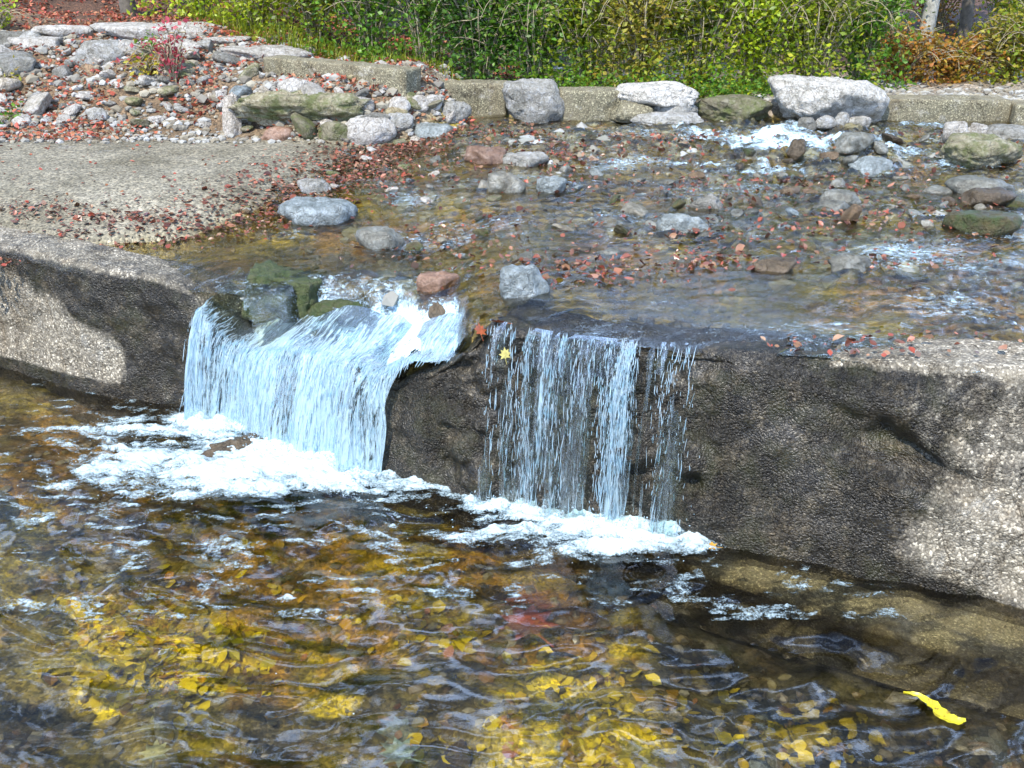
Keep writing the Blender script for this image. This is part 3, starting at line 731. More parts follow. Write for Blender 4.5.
# ------------------------------------------------------------------ stones
import bmesh
def ico(sub):
    bm = bmesh.new(); bmesh.ops.create_icosphere(bm, subdivisions=sub, radius=1)
    V = np.array([v.co[:] for v in bm.verts]); Fc = np.array([[v.index for v in f.verts] for f in bm.faces]); bm.free(); return V, Fc
ICO = {k: ico(k) for k in (1, 2, 3, 4, 5)}
def rock_vf(seed, dims, sub=3, planes=9, ang=.75, nz=.08, fine=.03, tight=1.):
    """faceted boulder: a sphere cut by random planes, softened and roughened"""
    V, Fc = ICO[sub]; r = np.random.default_rng(seed)
    D = r.normal(0, 1, (planes, 3)); D /= np.linalg.norm(D, axis=1, keepdims=True)
    D = np.concatenate([D, [[0, 0, 1], [0, 0, -1]]]); dist = np.concatenate([r.uniform(.62, .95, planes), [.72*tight, .75]])
    dots = V@D.T
    rr = np.where(dots > .05, dist[None]/np.maximum(dots, .05), 9.)
    k = 22.; soft = -np.log(np.exp(-k*np.minimum(rr, 3)).sum(1)+math.exp(-k*1.15))/k
    rad = ang*soft + (1-ang)*1.
    o = r.uniform(0, 50, 3)
    rad = rad + nz*fbm(V[:, 0]*2+o[0], V[:, 1]*2+o[1], V[:, 2]*2+o[2], seed, 3) + fine*fbm(V[:, 0]*8+o[0], V[:, 1]*8, V[:, 2]*8+o[2], seed+3, 3)
    P = V*rad[:, None]*np.asarray(dims)/2
    return P, Fc
def rock(name, loc, dims, mat, seed, rz=0, sub=4, tilt=(0, 0), label=None, cat='stone', group=None, **k):
    P, Fc = rock_vf(seed, dims, sub, **k)
    o = npmesh(name, P, Fc, mat); o.location = loc; o.rotation_euler = (tilt[0], tilt[1], rz)
    tag(o, label, cat, group); return o
def block_vf(seed, dims, r=.02, nz=.006, res=.02, chip=.02):
    """worn rectangular block"""
    d = np.asarray(dims)/2; n = [max(4, int(s/res)) for s in dims]
    Vs = []; Fs = []; off = 0
    for a in range(3):
        for s in (-1, 1):
            b, c = (a+1) % 3, (a+2) % 3
            B, C_ = np.meshgrid(np.linspace(-1, 1, n[b]+1), np.linspace(-1, 1, n[c]+1), indexing='ij')
            P = np.zeros((B.size, 3)); P[:, a] = s*d[a]; P[:, b] = B.ravel()*d[b]; P[:, c] = C_.ravel()*d[c]
            f = grid_faces(n[b]+1, n[c]+1)
            if s < 0: f = f[:, ::-1]
            Vs.append(P); Fs.append(f+off); off += len(P)
    P = np.concatenate(Vs); Fc = np.concatenate(Fs)
    key = np.round(P/1e-5).astype(np.int64); _, idx, inv = np.unique(key, axis=0, return_index=True, return_inverse=True)
    P = P[idx]; Fc = inv.ravel()[Fc]
    rr = r*(1+1.2*np.clip(fbm(P[:, 0]*7, P[:, 1]*7, P[:, 2]*7, seed, 3), -.5, 1.5))[:, None]
    inner = np.clip(P, -(d-rr), d-rr); v = P-inner; l = np.linalg.norm(v, axis=1, keepdims=True)
    P = inner + v/np.maximum(l, 1e-6)*np.minimum(l, rr)
    cn = np.clip(fbm(P[:, 0]*5+seed, P[:, 1]*5, P[:, 2]*5, seed+9, 3)-.55, 0, 1)
    nrm = P/np.linalg.norm(P, axis=1, keepdims=True)
    P = P + nrm*((nz*fbm(P[:, 0]*14, P[:, 1]*14, P[:, 2]*14, seed+4, 4))[:, None]) - nrm*(chip*cn*2)[:, None]
    return P, Fc
def block(name, loc, dims, mat, seed, rz=0, label=None, cat='block', tilt=(0, 0), **k):
    P, Fc = block_vf(seed, dims, **k); o = npmesh(name, P, Fc, mat); o.location = loc; o.rotation_euler = (tilt[0], tilt[1], rz)
    tag(o, label, cat); return o
def span(px0, px1, ptop, pbot, y):
    """centre, width and height of something that fills this stretch of the picture at distance y"""
    a = Py(px0, pbot, y); b = Py(px1, pbot, y); t = Py((px0+px1)/2, ptop, y)
    return (a[0]+b[0])/2, b[0]-a[0], t[2], a[2]

# far retaining wall, left to right
A0 = Pz(262, 57, 1.36); A1 = Pz(405, 70, 1.33)
def wall_between(p, q, hgt, th, mat, seed, label, top):
    c = (p+q)/2; L = np.linalg.norm((q-p)[:2]); rz = math.atan2(q[1]-p[1], q[0]-p[0])
    return block('concrete_block', (c[0]-math.sin(rz)*th/2, c[1]+math.cos(rz)*th/2, top-hgt/2), (L, th, hgt), mat, seed, rz, label, 'block', r=.012, res=.018, tilt=(0, -math.atan2((q-p)[2], L)))
wall_between(A0, A1, .30, .22, M_block, 3, 'long low concrete block climbing the left bank below the shrubs', (A0[2]+A1[2])/2)
B0 = Pz(384, 81, 1.20); B1 = Pz(506, 84, 1.19)
wall_between(B0, B1, .34, .25, M_block, 4, 'concrete block between the bank rubble and the dark mossy boulder', 1.195)
D0 = Pz(560, 91, 1.17); D1 = Pz(624, 91, 1.17)
wall_between(D0, D1, .26, .26, M_block, 5, 'short concrete block between the dark boulder and the stacked stones', 1.17)
H0 = Pz(875, 99, 1.115); H1 = Pz(1013, 100, 1.11)
wall_between(H0, H1, .30, .28, M_block, 6, 'long concrete block right of the big white boulder', 1.11)
H2 = Pz(1016, 105, 1.09); H3 = Pz(1180, 112, 1.08)
wall_between(H2, H3, .26, .28, M_block, 7, 'low concrete block at the right edge of the photo', 1.085)
def frock(px0, px1, ptop, pbot, y, mat, seed, label, depth=None, name='boulder', cat='boulder', sub=5, sink=.15, **k):
    cx_, wd, zt, zb = span(px0, px1, ptop, pbot, y)
    h = (zt-zb)*(1+sink); dp = depth or wd*.7
    return rock(name, (cx_, y+dp*.30, zt-h*.5), (wd*1.18, dp, h*1.3), mat, seed, 0, sub, label=label, cat=cat, **k)
frock(507, 562, 82, 120, 7.75, M_grey, 12, 'rounded dark mossy boulder wedged between two concrete blocks', depth=.42, ang=.8, planes=8)
# stacked slabs E
frock(628, 702, 84, 104, 7.72, M_white, 13, 'thick pale slab capping the stack of stones', depth=.45, name='stone_slab', cat='slab', ang=.9, tight=.9)
frock(612, 650, 102, 120, 7.66, M_block, 14, 'tan squarish stone under the left end of the pale slab', depth=.32, name='stone', cat='stone', ang=.9)
frock(646, 700, 100, 122, 7.74, M_grey, 15, 'grey stone under the right end of the pale slab', depth=.34, name='stone', cat='stone', ang=.85)
frock(640, 700, 114, 128, 7.55, M_grey, 16, 'flat grey stone at the foot of the stone stack', depth=.28, name='stone', cat='stone')
frock(706, 770, 98, 121, 7.75, M_mossy, 17, 'flat dark slab just left of the big white boulder', depth=.40, name='stone_slab', cat='slab', ang=.95)
frock(784, 872, 76, 128, 7.55, M_white, 29, 'big white limestone boulder at the centre of the far wall', depth=.72, ang=.97, planes=10, nz=.08, fine=.05, tight=.85)
for i, (a, b, c_, d_) in enumerate(((818, 836, 116, 128), (836, 850, 113, 128), (850, 870, 117, 130), (800, 816, 118, 130))):
    frock(a, b, c_, d_, 7.42, M_grey, 60+i, ['round stone under the left of the white boulder', 'middle stone packed under the white boulder', 'stone under the right end of the white boulder', 'leftmost stone packed under the white boulder'][i], name='stone', cat='stone', sub=3).update_tag()
    COL.objects[-1]['group'] = 'stones under the white boulder'

# left bank: ledges and named stones
def gz1(x, y): return float(gfast(x, y)[0])
def on_ground(px, py):
    """walk down the ray of this picture point to the modelled ground"""
    lo = None
    ys = np.arange(2.0, 16, .015); dep = TH + math.atan((py-384)/F); zs = CZ-ys*math.tan(dep)
    xs = (px-512)/F*(ys*math.cos(TH)+(CZ-zs)*math.sin(TH)); gg = gfast(xs, ys); h = np.nonzero(zs < gg)[0]
    if len(h): return np.array([xs[h[0]], ys[h[0]], gg[h[0]]])
    return Py(px, py, 12)
def brock(px0, px1, ptop, pbot, mat, seed, label, depth=.7, name='stone', cat='stone', sub=4, group=None, sink=.25, rz=0, **k):
    g = on_ground((px0+px1)/2, pbot)
    y = g[1]; s = (Py(px1, pbot, y)[0]-Py(px0, pbot, y)[0]); zt = Py((px0+px1)/2, ptop, y+s*depth*.25)[2]
    h = max(.03, zt-g[2])*(1+sink)
    o = rock(name, (g[0], y+s*depth*.3, zt-h*.5), (s*1.15, s*depth*1.1, h*1.35), mat, seed, rz, sub, label=label, cat=cat, group=group, **k)
    return o
brock(236, 350, 94, 126, M_mossy, 31, 'long lumpy mossy ledge rock with a dark hollow under it beside the gravel pad', .35, 'ledge_rock', 'rock', 5, nz=.22, fine=.10, sink=.0, ang=.95)
brock(318, 350, 122, 140, M_mossy, 38, 'mossy block propping the right end of the ledge rock', .7)
brock(262, 290, 127, 140, M_pink, 39, 'flat tan stone in the dark hollow under the ledge rock', .7)
brock(224, 243, 96, 136, M_pale, 32, 'upright pale stone at the left end of the mossy ledge rock', .8, ang=.8)
brock(350, 390, 118, 143, M_pale, 33, 'pale triangular stone at the right end of the mossy ledge rock', .8, 'stone', 'stone')
brock(280, 308, 79, 98, M_pale, 34, 'pale stone sitting on top of the mossy ledge rock')
brock(229, 252, 86, 99, M_bluish, 35, 'small bluish stone on the upright pale stone')
brock(412, 448, 124, 142, M_bluish, 36, 'rounded teal-grey stone low on the rubble slope below the concrete block')
brock(440, 468, 102, 122, M_grey, 37, 'grey boulder in front of the concrete block with the mossy boulder')
for i, (a, b, c_, d_) in enumerate(((386, 408, 97, 113), (405, 426, 96, 112), (423, 442, 95, 112), (388, 410, 113, 130), (344, 372, 97, 112))):
    brock(a, b, c_, d_, M_pale if i != 3 else M_grey, 70+i, ['pale jagged stone first in the row below the concrete block', 'pale jagged stone second in the row below the concrete block', 'pale jagged stone third in the row below the concrete block', 'grey stone just below the row of pale jagged stones', 'low pale stone between the ledge rock and the jagged row'][i], ang=.9)
# stepped slabs, top left
slabs = [(-30, 40, 30, 44, 'flat pale slab at the top left corner of the bank'), (36, 84, 24, 36, 'flat pale slab second from the left along the bank top'), (88, 205, 22, 40, 'long pale slab along the bank top behind the pink plant'), (78, 136, 38, 62, 'dark-fronted thick slab below the long pale slab'), (200, 245, 36, 44, 'thin flat slab right of the long pale slab'), (216, 304, 45, 58, 'flat pale slab at the left end of the climbing concrete block'), (-40, 30, 50, 76, 'big grey block of rock at the left edge of the bank'), (10, 60, 36, 50, 'weathered slab under the second bank-top slab'), (138, 200, 38, 54, 'white rounded slab behind the pink plant')]
for i, (a, b, c_, d_, lab) in enumerate(slabs):
    brock(a, b, c_, d_, M_pale if i % 3 else M_grey, 90+i, lab, .55, 'stone_slab', 'slab', 4, ang=.95, sink=.3, tight=.8)

# rubble scattered over the bank: twelve shapes, many stones
protos = []
for i in range(14):
    P, Fc = rock_vf(200+i, (1, .8+.2*((i*7) % 3)/2, .62), 4, ang=.97, planes=7+i % 4, nz=.05, fine=.025)
    me = npmesh('stone', P, Fc, None); protos.append(me.data); me.data.materials.append([M_grey, M_pale, M_mossy][i % 3 if i % 5 else 1]); bpy.data.objects.remove(me)
wet_meshes = []
for i in range(12):
    P, Fc = rock_vf(300+i, (1, .75, .5), 4, ang=.85, planes=8, nz=.08)
    me = npmesh('stone', P, Fc, None); wet_meshes.append(me.data); me.data.materials.append([M_wet, M_bluish, M_brown, M_wet, M_green, M_wet][i % 6]); bpy.data.objects.remove(me)
pale_wet = []
STONES = []
def scatter(n, sampler, meshes, size, label, group, sinkf, seed, mind=.6, flat=1., cat='stone'):
    r = np.random.default_rng(seed); placed = []; tries = 0
    while len(placed) < n and tries < n*40:
        tries += 1
        q = sampler(r)
        if q is None: continue
        s = size(r)
        if any((q[0]-p[0])**2+(q[1]-p[1])**2 < (mind*(s+p[2])/2)**2 for p in placed): continue
        placed.append((q[0], q[1], s)); me = meshes[int(r.integers(len(meshes)))]
        o = bpy.data.objects.new('stone', me); COL.objects.link(o)
        o.location = (q[0], q[1], q[2] + s*sinkf*flat); o.scale = (s, s*r.uniform(.7, 1.1), s*flat*r.uniform(.7, 1.2))
        o.rotation_euler = (r.normal(0, .3), r.normal(0, .3), r.uniform(0, 6.28)); tag(o, label, cat, group)
        STONES.append((o, label, s, me.materials[0].name))
    return placed
COLN = {'grey_limestone': 'grey', 'pale_limestone': 'pale', 'mossy_limestone': 'mossy', 'wet_stone': 'dark grey', 'brown_wet_stone': 'brown', 'algae_stone': 'green-stained', 'bluish_wet_stone': 'bluish'}
ORD = ['nearest', 'second nearest', 'third nearest', 'fourth nearest', 'fifth nearest', 'sixth nearest', 'seventh nearest', 'eighth nearest', 'ninth nearest', 'tenth nearest', 'eleventh nearest', 'twelfth nearest']
def name_stones(marks):
    """give every loose stone words of its own: size, colour, side and nearest landmark"""
    cls = {}
    for o, lab, s, m in STONES:
        p = np.array(o.location); best = min(marks, key=lambda k: np.hypot(*(p[:2]-k[1][:2])))
        dx, dy = p[0]-best[1][0], p[1]-best[1][1]
        side = ('right of' if dx > 0 else 'left of') if abs(dx) > abs(dy) else ('behind' if dy > 0 else 'in front of')
        sz = 'small' if s < .085 else ('medium' if s < .13 else 'larger')
        cls.setdefault((lab, sz, COLN[m], side, best[0]), []).append((math.hypot(dx, dy), o))
    for (lab, sz, c, side, b), l in cls.items():
        l.sort(key=lambda t: t[0])
        for i, (d, o) in enumerate(l):
            o['label'] = f"{sz} {c} {lab} {side} {b}" if len(l) == 1 else f"{sz} {c} {lab}, {ORD[min(i, 11)]} {side} {b}".replace(' at left', '').replace('the blue-grey pointed stone', 'the pointed stone').replace('the dark wet stone upstream of the notch', 'the stone above the notch')
def smp_px(px0, px1, py0, py1, test=None):
    def f(r):
        px, py = r.uniform(px0, px1), r.uniform(py0, py1)
        if test and not test(px, py): return None
        return on_ground(px, py)
    return f
def bank_test(px, py):
    top = np.interp(px, [0, 60, 200, 300, 400, 500], [48, 44, 50, 62, 88, 112]); bot = np.interp(px, [0, 230, 350, 420, 500], [128, 130, 140, 150, 165])
    return top < py < bot
scatter(104, smp_px(-20, 505, 44, 165, bank_test), protos, lambda r: float(np.clip(r.lognormal(-1.9, .42), .07, .30)), 'rubble stone', 'rubble on the left bank', .14, 41, .8)
scatter(16, smp_px(380, 700, 122, 152, lambda a, b: b > 108+abs(a-600)*.05), protos, lambda r: float(r.uniform(.07, .14)), 'wall-foot stone', 'stones at the foot of the far wall', .1, 42)

# stones standing in the stream
def water_at(px, py):
    z = .8
    for _ in range(6):
        q = Pz(px, py, z); z = float(Wlev(np.array([q[0]]), np.array([q[1]]))[0])
    return q
def srock(px0, px1, ptop, pbot, mat, seed, label, depth=.7, sub=4, name='stone', cat='stone', **k):
    k.setdefault('ang', .93); k.setdefault('nz', .11); k.setdefault('fine', .045)
    g = water_at((px0+px1)/2, pbot); y = g[1]; s = Py(px1, pbot, y)[0]-Py(px0, pbot, y)[0]
    zt = Py((px0+px1)/2, ptop, y+s*depth*.3)[2]; h = max(.02, zt-g[2]) + .07
    return rock(name, (g[0], y+s*depth*.35, zt-h*.5+.008), (s*1.15, s*depth*1.15, h*1.25), mat, seed, k.pop('rz', 0), sub, label=label, cat=cat, **k)
srock(946, 1020, 137, 163, M_mossy, 40, 'large flat-topped greenish stone near the right edge above the stream', .6, 5, ang=.7)
srock(946, 972, 123, 137, M_pale, 41, 'pale stone behind the large greenish stone')
srock(968, 988, 125, 136, M_pale, 42, 'smaller pale stone beside the one behind the greenish stone')
srock(985, 1040, 128, 138, M_grey, 43, 'flat grey stone at the right edge by the concrete block')
srock(850, 897, 158, 170, M_bluish, 44, 'flat blue-grey slab right of the small cascade', .6, ang=.9)
srock(790, 806, 140, 152, M_brown, 45, 'dark wet stone splitting the small cascade')
srock(838, 872, 134, 146, M_wet, 46, 'wet stone below the big white boulder')
srock(278, 345, 198, 222, M_bluish, 47, 'smooth blue-grey wedge of rock at the leafy edge of the puddle', .8, 4, ang=.9, tight=.8)
srock(300, 330, 180, 192, M_grey, 48, 'flat grey stone in the strip of red leaves')
srock(534, 566, 177, 192, M_bluish, 49, 'domed pale-blue stone alone in the smooth water', .8)
srock(488, 520, 174, 193, M_wet, 50, 'dark rounded stone left of the domed pale-blue stone')
srock(502, 542, 154, 164, M_grey, 51, 'flat pale stone in front of the dark boulder')
srock(463, 502, 147, 160, M_pink, 52, 'reddish stone at the end of the rubble slope')
srock(664, 706, 216, 231, M_bluish, 53, 'blue-grey pointed stone in mid-stream')
srock(692, 724, 196, 208, M_grey, 54, 'pale flat stone beside a red leaf in mid-stream')
srock(824, 864, 192, 206, M_wet, 55, 'grey rounded stone right of mid-stream')
srock(960, 1012, 178, 193, M_wet, 56, 'dark low stone near the right edge, upper of three')
srock(970, 1016, 190, 204, M_brown, 57, 'brown low stone near the right edge, middle of three')
srock(958, 1018, 214, 234, M_green, 58, 'broad olive stone near the right edge, lowest of three')
srock(760, 794, 260, 272, M_brown, 59, 'dark thin stone in the rippled water')
srock(834, 876, 256, 270, M_wet, 61, 'black flat stone farther right in the rippled water')
srock(420, 456, 274, 290, M_pink, 62, 'rounded pinkish-brown stone above the small step')
srock(505, 545, 268, 296, M_bluish, 63, 'pale blue angular stone above the lip between the falls')
srock(360, 398, 228, 246, M_wet, 64, 'small wet stone the water breaks around upstream of the notch')
0 and srock(240, 322, 258, 300, M_green, 66, 'dark mossy ledge rock at the left of the notch', .55, 5, 'ledge_rock', 'rock', ang=.8)
# step behind the notch: bigger rocks the water runs over
def nrock(px0, px1, ptop, pbot, z, mat, seed, label, depth=.6, **k):
    g = Pz((px0+px1)/2, pbot, z); y = g[1]; s = Py(px1, pbot, y)[0]-Py(px0, pbot, y)[0]
    zt = Py((px0+px1)/2, ptop, y+s*depth*.2)[2]; h = zt-z+.12
    return rock(k.pop('name', 'stone'), (g[0], y+s*depth*.35, zt-h*.5), (s*1.12, s*depth*1.1, h*1.2), mat, seed, k.pop('rz', 0), 5, label=label, cat='rock', **k)
g = Pz(283, 322, .46)
block('ledge_rock', (g[0], g[1]+.12, .555), (.37, .24, .25), M_moss, 67, -.25, 'dark broken ledge of rock forming the left side of the step behind the notch', 'rock', tilt=(.0, .10), r=.035, nz=.022, res=.012, chip=.05)
nrock(318, 405, 300, 328, .46, M_moss, 68, 'green algae-covered step under the thin film of water', .45, ang=.85, planes=6)
nrock(415, 480, 300, 336, .50, M_brown, 69, 'broad rounded wet rock between the step and the middle fall', .7, ang=.5)
0 and nrock(235, 292, 358, 372, .30, M_brown, 71, 'brown rock showing through the top of the left waterfall', .6, ang=.5)
nrock(330, 385, 352, 370, .38, M_wet, 72, 'dark wet rock at the lip of the left waterfall', .6, ang=.5)
g = Pz(240, 450, 0)
rock('stone', (g[0], g[1]+.05, -.02), (.36, .2, .13), M_brown, 73, .4, 5, label='jagged dark rock poking through the foam of the left waterfall', cat='rock', nz=.16, fine=.08)

scatter(62, lambda r: water_at(r.uniform(600, 1060), r.triangular(165, 200, 262)), wet_meshes, lambda r: float(np.clip(r.lognormal(-2.15, .38), .06, .22)), 'wet stream stone', 'wet stones in the right of the stream', -.06, 43, .9)
scatter(22, lambda r: water_at(r.uniform(380, 620), r.uniform(152, 262)), wet_meshes, lambda r: float(r.uniform(.06, .15)), 'wet stream stone', 'wet stones in the left of the stream', -.08, 44, 1.)
scatter(14, lambda r: water_at(r.uniform(690, 930), r.uniform(128, 180)), wet_meshes, lambda r: float(r.uniform(.07, .16)), 'cascade stone', 'wet stones in the small cascade', -.04, 45, .9)
scatter(14, lambda r: water_at(r.uniform(300, 560), r.uniform(150, 205)), protos, lambda r: float(r.uniform(.05, .12)), 'margin stone', 'pale stones along the left margin', 0., 46, 1.)
scatter(20, lambda r: (lambda q: np.array([q[0], q[1], gz1(q[0], q[1])]))(Pz(r.uniform(-20, 1040), r.uniform(520, 780), -.3)), wet_meshes[:5]+protos[:4], lambda r: float(r.uniform(.08, .20)), 'sunken stone', 'stones on the pool floor', .05, 47, 1., .5)
name_stones([(n_, w_) for n_, w_ in [
 ('the pink-red sapling', on_ground(172, 84)), ('the mossy ledge rock', on_ground(295, 139)), ('the long pale bank-top slab', on_ground(146, 42)), ('the big block at left', on_ground(10, 76)), ('the gravel pad corner at left', on_ground(20, 128)), ('the pad edge below the sapling', on_ground(150, 130)),
 ('the pale triangular stone', on_ground(370, 142)), ('the climbing concrete block', on_ground(330, 84)), ('the pale jagged row', on_ground(415, 113)), ('the teal-grey stone', on_ground(430, 142)), ('the dark mossy boulder', water_at(534, 124)), ('the stacked slabs', water_at(664, 128)), ('the reddish stone', water_at(482, 160)),
 ('the big white boulder', water_at(825, 130)), ('the flat-topped greenish stone', water_at(983, 163)), ('the small cascade', water_at(765, 172)), ('the blue-grey slab', water_at(873, 170)), ('the domed pale-blue stone', water_at(550, 192)), ('the blue-grey pointed stone', water_at(685, 231)), ('the grey rounded stone', water_at(844, 206)),
 ('the broad olive stone', water_at(988, 234)), ('the dark thin stone', water_at(777, 272)), ('the black flat stone', water_at(855, 270)), ('the pinkish-brown stone', water_at(438, 292)), ('the smooth blue-grey wedge', water_at(312, 222)), ('the dark wet stone upstream of the notch', water_at(380, 246)), ('the pale angular stone', water_at(525, 296)),
 ('the yellow sunken patch', Pz(160, 655, -.3)), ('the dull red sunken leaf', Pz(527, 622, -.3)), ('the floating yellow leaf', Pz(936, 712, -.3)), ('the left fall', Pz(300, 470, -.3)), ('the pool bottom edge', Pz(600, 765, -.3))]])
# smaller broken stone, past counting
# gravel, as stuff
def gravel(name, n, sampler, size, mat, seed, label):
    r = np.random.default_rng(seed); V0, F0 = ICO[1]
    xy = sampler(r, n); n = len(xy); z = gfast(xy[:, 0], xy[:, 1])
    s = r.uniform(*size, n); sc = np.stack([s, s*r.uniform(.6, 1, n), s*r.uniform(.4, .7, n)], 1)
    a = r.uniform(0, 6.28, n); ca, sa = np.cos(a), np.sin(a)
    J = 1+r.uniform(-.22, .22, (n, len(V0), 1))
    L = V0[None]*J*sc[:, None]
    P = np.stack([L[..., 0]*ca[:, None]-L[..., 1]*sa[:, None]+xy[:, :1], L[..., 0]*sa[:, None]+L[..., 1]*ca[:, None]+xy[:, 1:2], L[..., 2]+z[:, None]+.2*s[:, None]], -1)
    Fc = (F0[None]+(np.arange(n)*len(V0))[:, None, None]).reshape(-1, 3)
    o = npmesh(name, P.reshape(-1, 3), Fc, mat, smooth=False); tag(o, label, 'gravel', kind='stuff')
def mat_gravel(name, cols, rough):
    m, nt = newmat(name); n = N(nt); g = n('ShaderNodeNewGeometry')
    c = n.ramp(g.outputs['Random Per Island'], [(i/(len(cols)-1), c) for i, c in enumerate(cols)])
    p = n('ShaderNodeBsdfPrincipled', ins={'Base Color': c, 'Roughness': rough}); n.out(p.outputs[0]); return m
M_gr = mat_gravel('gravel_mix', [(.14, .12, .09), (.26, .25, .22), (.40, .40, .38), (.20, .17, .12), (.32, .29, .22), (.10, .09, .08)], .8)
M_grw = mat_gravel('wet_gravel', [(.08, .07, .03), (.16, .14, .07), (.22, .19, .10), (.12, .08, .04), (.26, .25, .20), (.20, .11, .05)], .35)
M_grs = mat_gravel('stream_stone_mix', [(.10, .09, .06), (.24, .24, .20), (.34, .35, .33), (.16, .13, .08), (.42, .43, .42), (.20, .19, .13), (.28, .20, .14)], .4)
def s_bar(r, n):
    x = r.uniform(1.6, 6, n); y = far_y(x)+.3+np.abs(r.normal(0, .55, n)); return np.stack([x, y], 1)
gravel('gravel', 4200, s_bar, (.012, .045), M_gr, 1, 'pale gravel bar behind the far wall on the right')
def s_bank2(r, n):
    y = r.uniform(7.4, 9.4, n); x = r.uniform(-5, -.2, n); k = (x < pad_edge(y)) & (gfast(x, y) > .90); return np.stack([x, y], 1)[k]
def s_bank(r, n):
    y = r.uniform(7.3, 9.6, n); x = r.uniform(-5, .1, n); k = (x < pad_edge(y)+.2); return np.stack([x, y], 1)[k]
gravel('gravel', 4000, s_bank, (.010, .04), M_gr, 2, 'small broken stones between the rubble on the left bank')
gravel('rubble', 650, lambda r, n: s_bank2(r, n), (.03, .065), M_gr, 12, 'fist sized broken stone filling the gaps of the left bank')
def s_bed(r, n):
    y = r.uniform(3.9, 7.9, n); x = r.uniform(-1.6, 5, n); k = (x > pad_edge(y)-.25) & (y > dam_y(x)+dam_b(x)+.36) & (in_notch(x, y) < .1)
    k &= (fbm(x*1.3, y*1.8, 0, 44, 3) + .5*sm(5.2, 6.5, y) - .25 + .4*r.uniform(-1, 1, n)) > 0
    return np.stack([x, y], 1)[k]
gravel('gravel', 9000, s_bed, (.010, .036), M_grw, 3, 'wet pebbles on the bed of the upper stream')
def s_str(r, n):
    y = r.uniform(4.4, 7.8, n); x = r.uniform(-1.0, 4.2, n); k = (x > pad_edge(y)+.05) & (in_notch(x, y) < .1) & ((fbm(x*1.6, y*2.2, 0, 144, 3) + .6*sm(5.0, 6.3, y) - .35 + .4*r.uniform(-1, 1, n)) > 0)
    return np.stack([x, y], 1)[k]
gravel('stream_pebbles', 3000, s_str, (.03, .075), M_grs, 33, 'fist sized wet stones breaking the surface of the upper stream')
def s_pool(r, n):
    y = r.uniform(1.6, 4.8, n); x = r.uniform(-2.8, 2.4, n); k = (y < dam_y(x)-.05); return np.stack([x, y], 1)[k]
gravel('gravel', 2000, s_pool, (.010, .035), M_grw, 4, 'brown pebbles on the pool floor')

# ------------------------------------------------------------------ leaves
OV = np.array([(0, 0, 0), (.30, .30, .06), (.34, .62, .09), (0, 1, .0), (-.34, .62, .09), (-.30, .30, .06), (0, .5, -.02)])
OF = np.array([(0, 1, 6), (1, 2, 6), (2, 3, 6), (3, 4, 6), (4, 5, 6), (5, 0, 6)])
def star_leaf():
    out = []; 
    pts = [(0, -.05), (.10, .10), (.45, .02), (.30, .25), (.55, .45), (.30, .50), (.34, .78), (.12, .68), (0, 1), (-.12, .68), (-.34, .78), (-.30, .50), (-.55, .45), (-.30, .25), (-.45, .02), (-.10, .10)]
    V = np.array([(x, y, .10*abs(x)+.05*(y-.4)**2) for x, y in pts] + [(0, .35, 0)]); n = len(pts)
    return V, np.array([(i, (i+1) % n, n) for i in range(n)])
SV, SF = star_leaf()
DV = np.array([(0, 0, 0), (.32, .5, .08), (0, 1, 0), (-.32, .5, .08)]); DF = np.array([(0, 1, 2), (0, 2, 3)])
def leaves(name, P, size, mat, seed, tilt=.35, star=False, up=None, parent=None, curl=1.):
    r = np.random.default_rng(seed); n = len(P); V0, F0 = (SV, SF) if star is True else (DV, DF) if star == 'd' else (OV, OF)
    a = r.uniform(0, 6.28, n); tx = r.normal(0, tilt, n); ty = r.normal(0, tilt, n)
    L = (V0[None]-[0, .5, 0])*size[:, None, None]*np.array([1, 1, curl])*np.stack([r.uniform(.75, 1.15, n), np.ones(n), r.uniform(-1, 2.2, n)], 1)[:, None]
    x, y, z = L[..., 0], L[..., 1], L[..., 2]
    y, z = y*np.cos(tx)[:, None]-z*np.sin(tx)[:, None], y*np.sin(tx)[:, None]+z*np.cos(tx)[:, None]
    x, z = x*np.cos(ty)[:, None]-z*np.sin(ty)[:, None], x*np.sin(ty)[:, None]+z*np.cos(ty)[:, None]
    X_ = x*np.cos(a)[:, None]-y*np.sin(a)[:, None]; Y_ = x*np.sin(a)[:, None]+y*np.cos(a)[:, None]
    Q = np.stack([X_, Y_, z], -1)+P[:, None]
    Fc = (F0[None]+(np.arange(n)*len(V0))[:, None, None]).reshape(-1, 3)
    return npmesh(name, Q.reshape(-1, 3), Fc, mat, parent, smooth=False)
def lay(xy, extra=.008, water=False):
    z = gfast(xy[:, 0], xy[:, 1])
    if water: z = np.maximum(z, Wlev(xy[:, 0], xy[:, 1]))
    return np.column_stack([xy, z+extra])
r = np.random.default_rng(77)
n = 24000; y = r.uniform(7.35, 12, n); x = r.uniform(-6, .1, n); k = (x < pad_edge(y)+.1) & ((fbm(x*2, y*2, 0, 33, 3)+.3+.5*r.uniform(-1, 1, n)) > 0)
xy = np.stack([x, y], 1)[k]
o = leaves('fallen_leaves', lay(xy, 0.)+np.stack([0*xy[:, 0], 0*xy[:, 0], r.uniform(.005, .05, len(xy))], 1), r.uniform(.02, .05, len(xy)), M_leaf_red, 1, .5); tag(o, 'red and brown fallen leaves lying between the rubble on the left bank', 'leaves', kind='stuff')
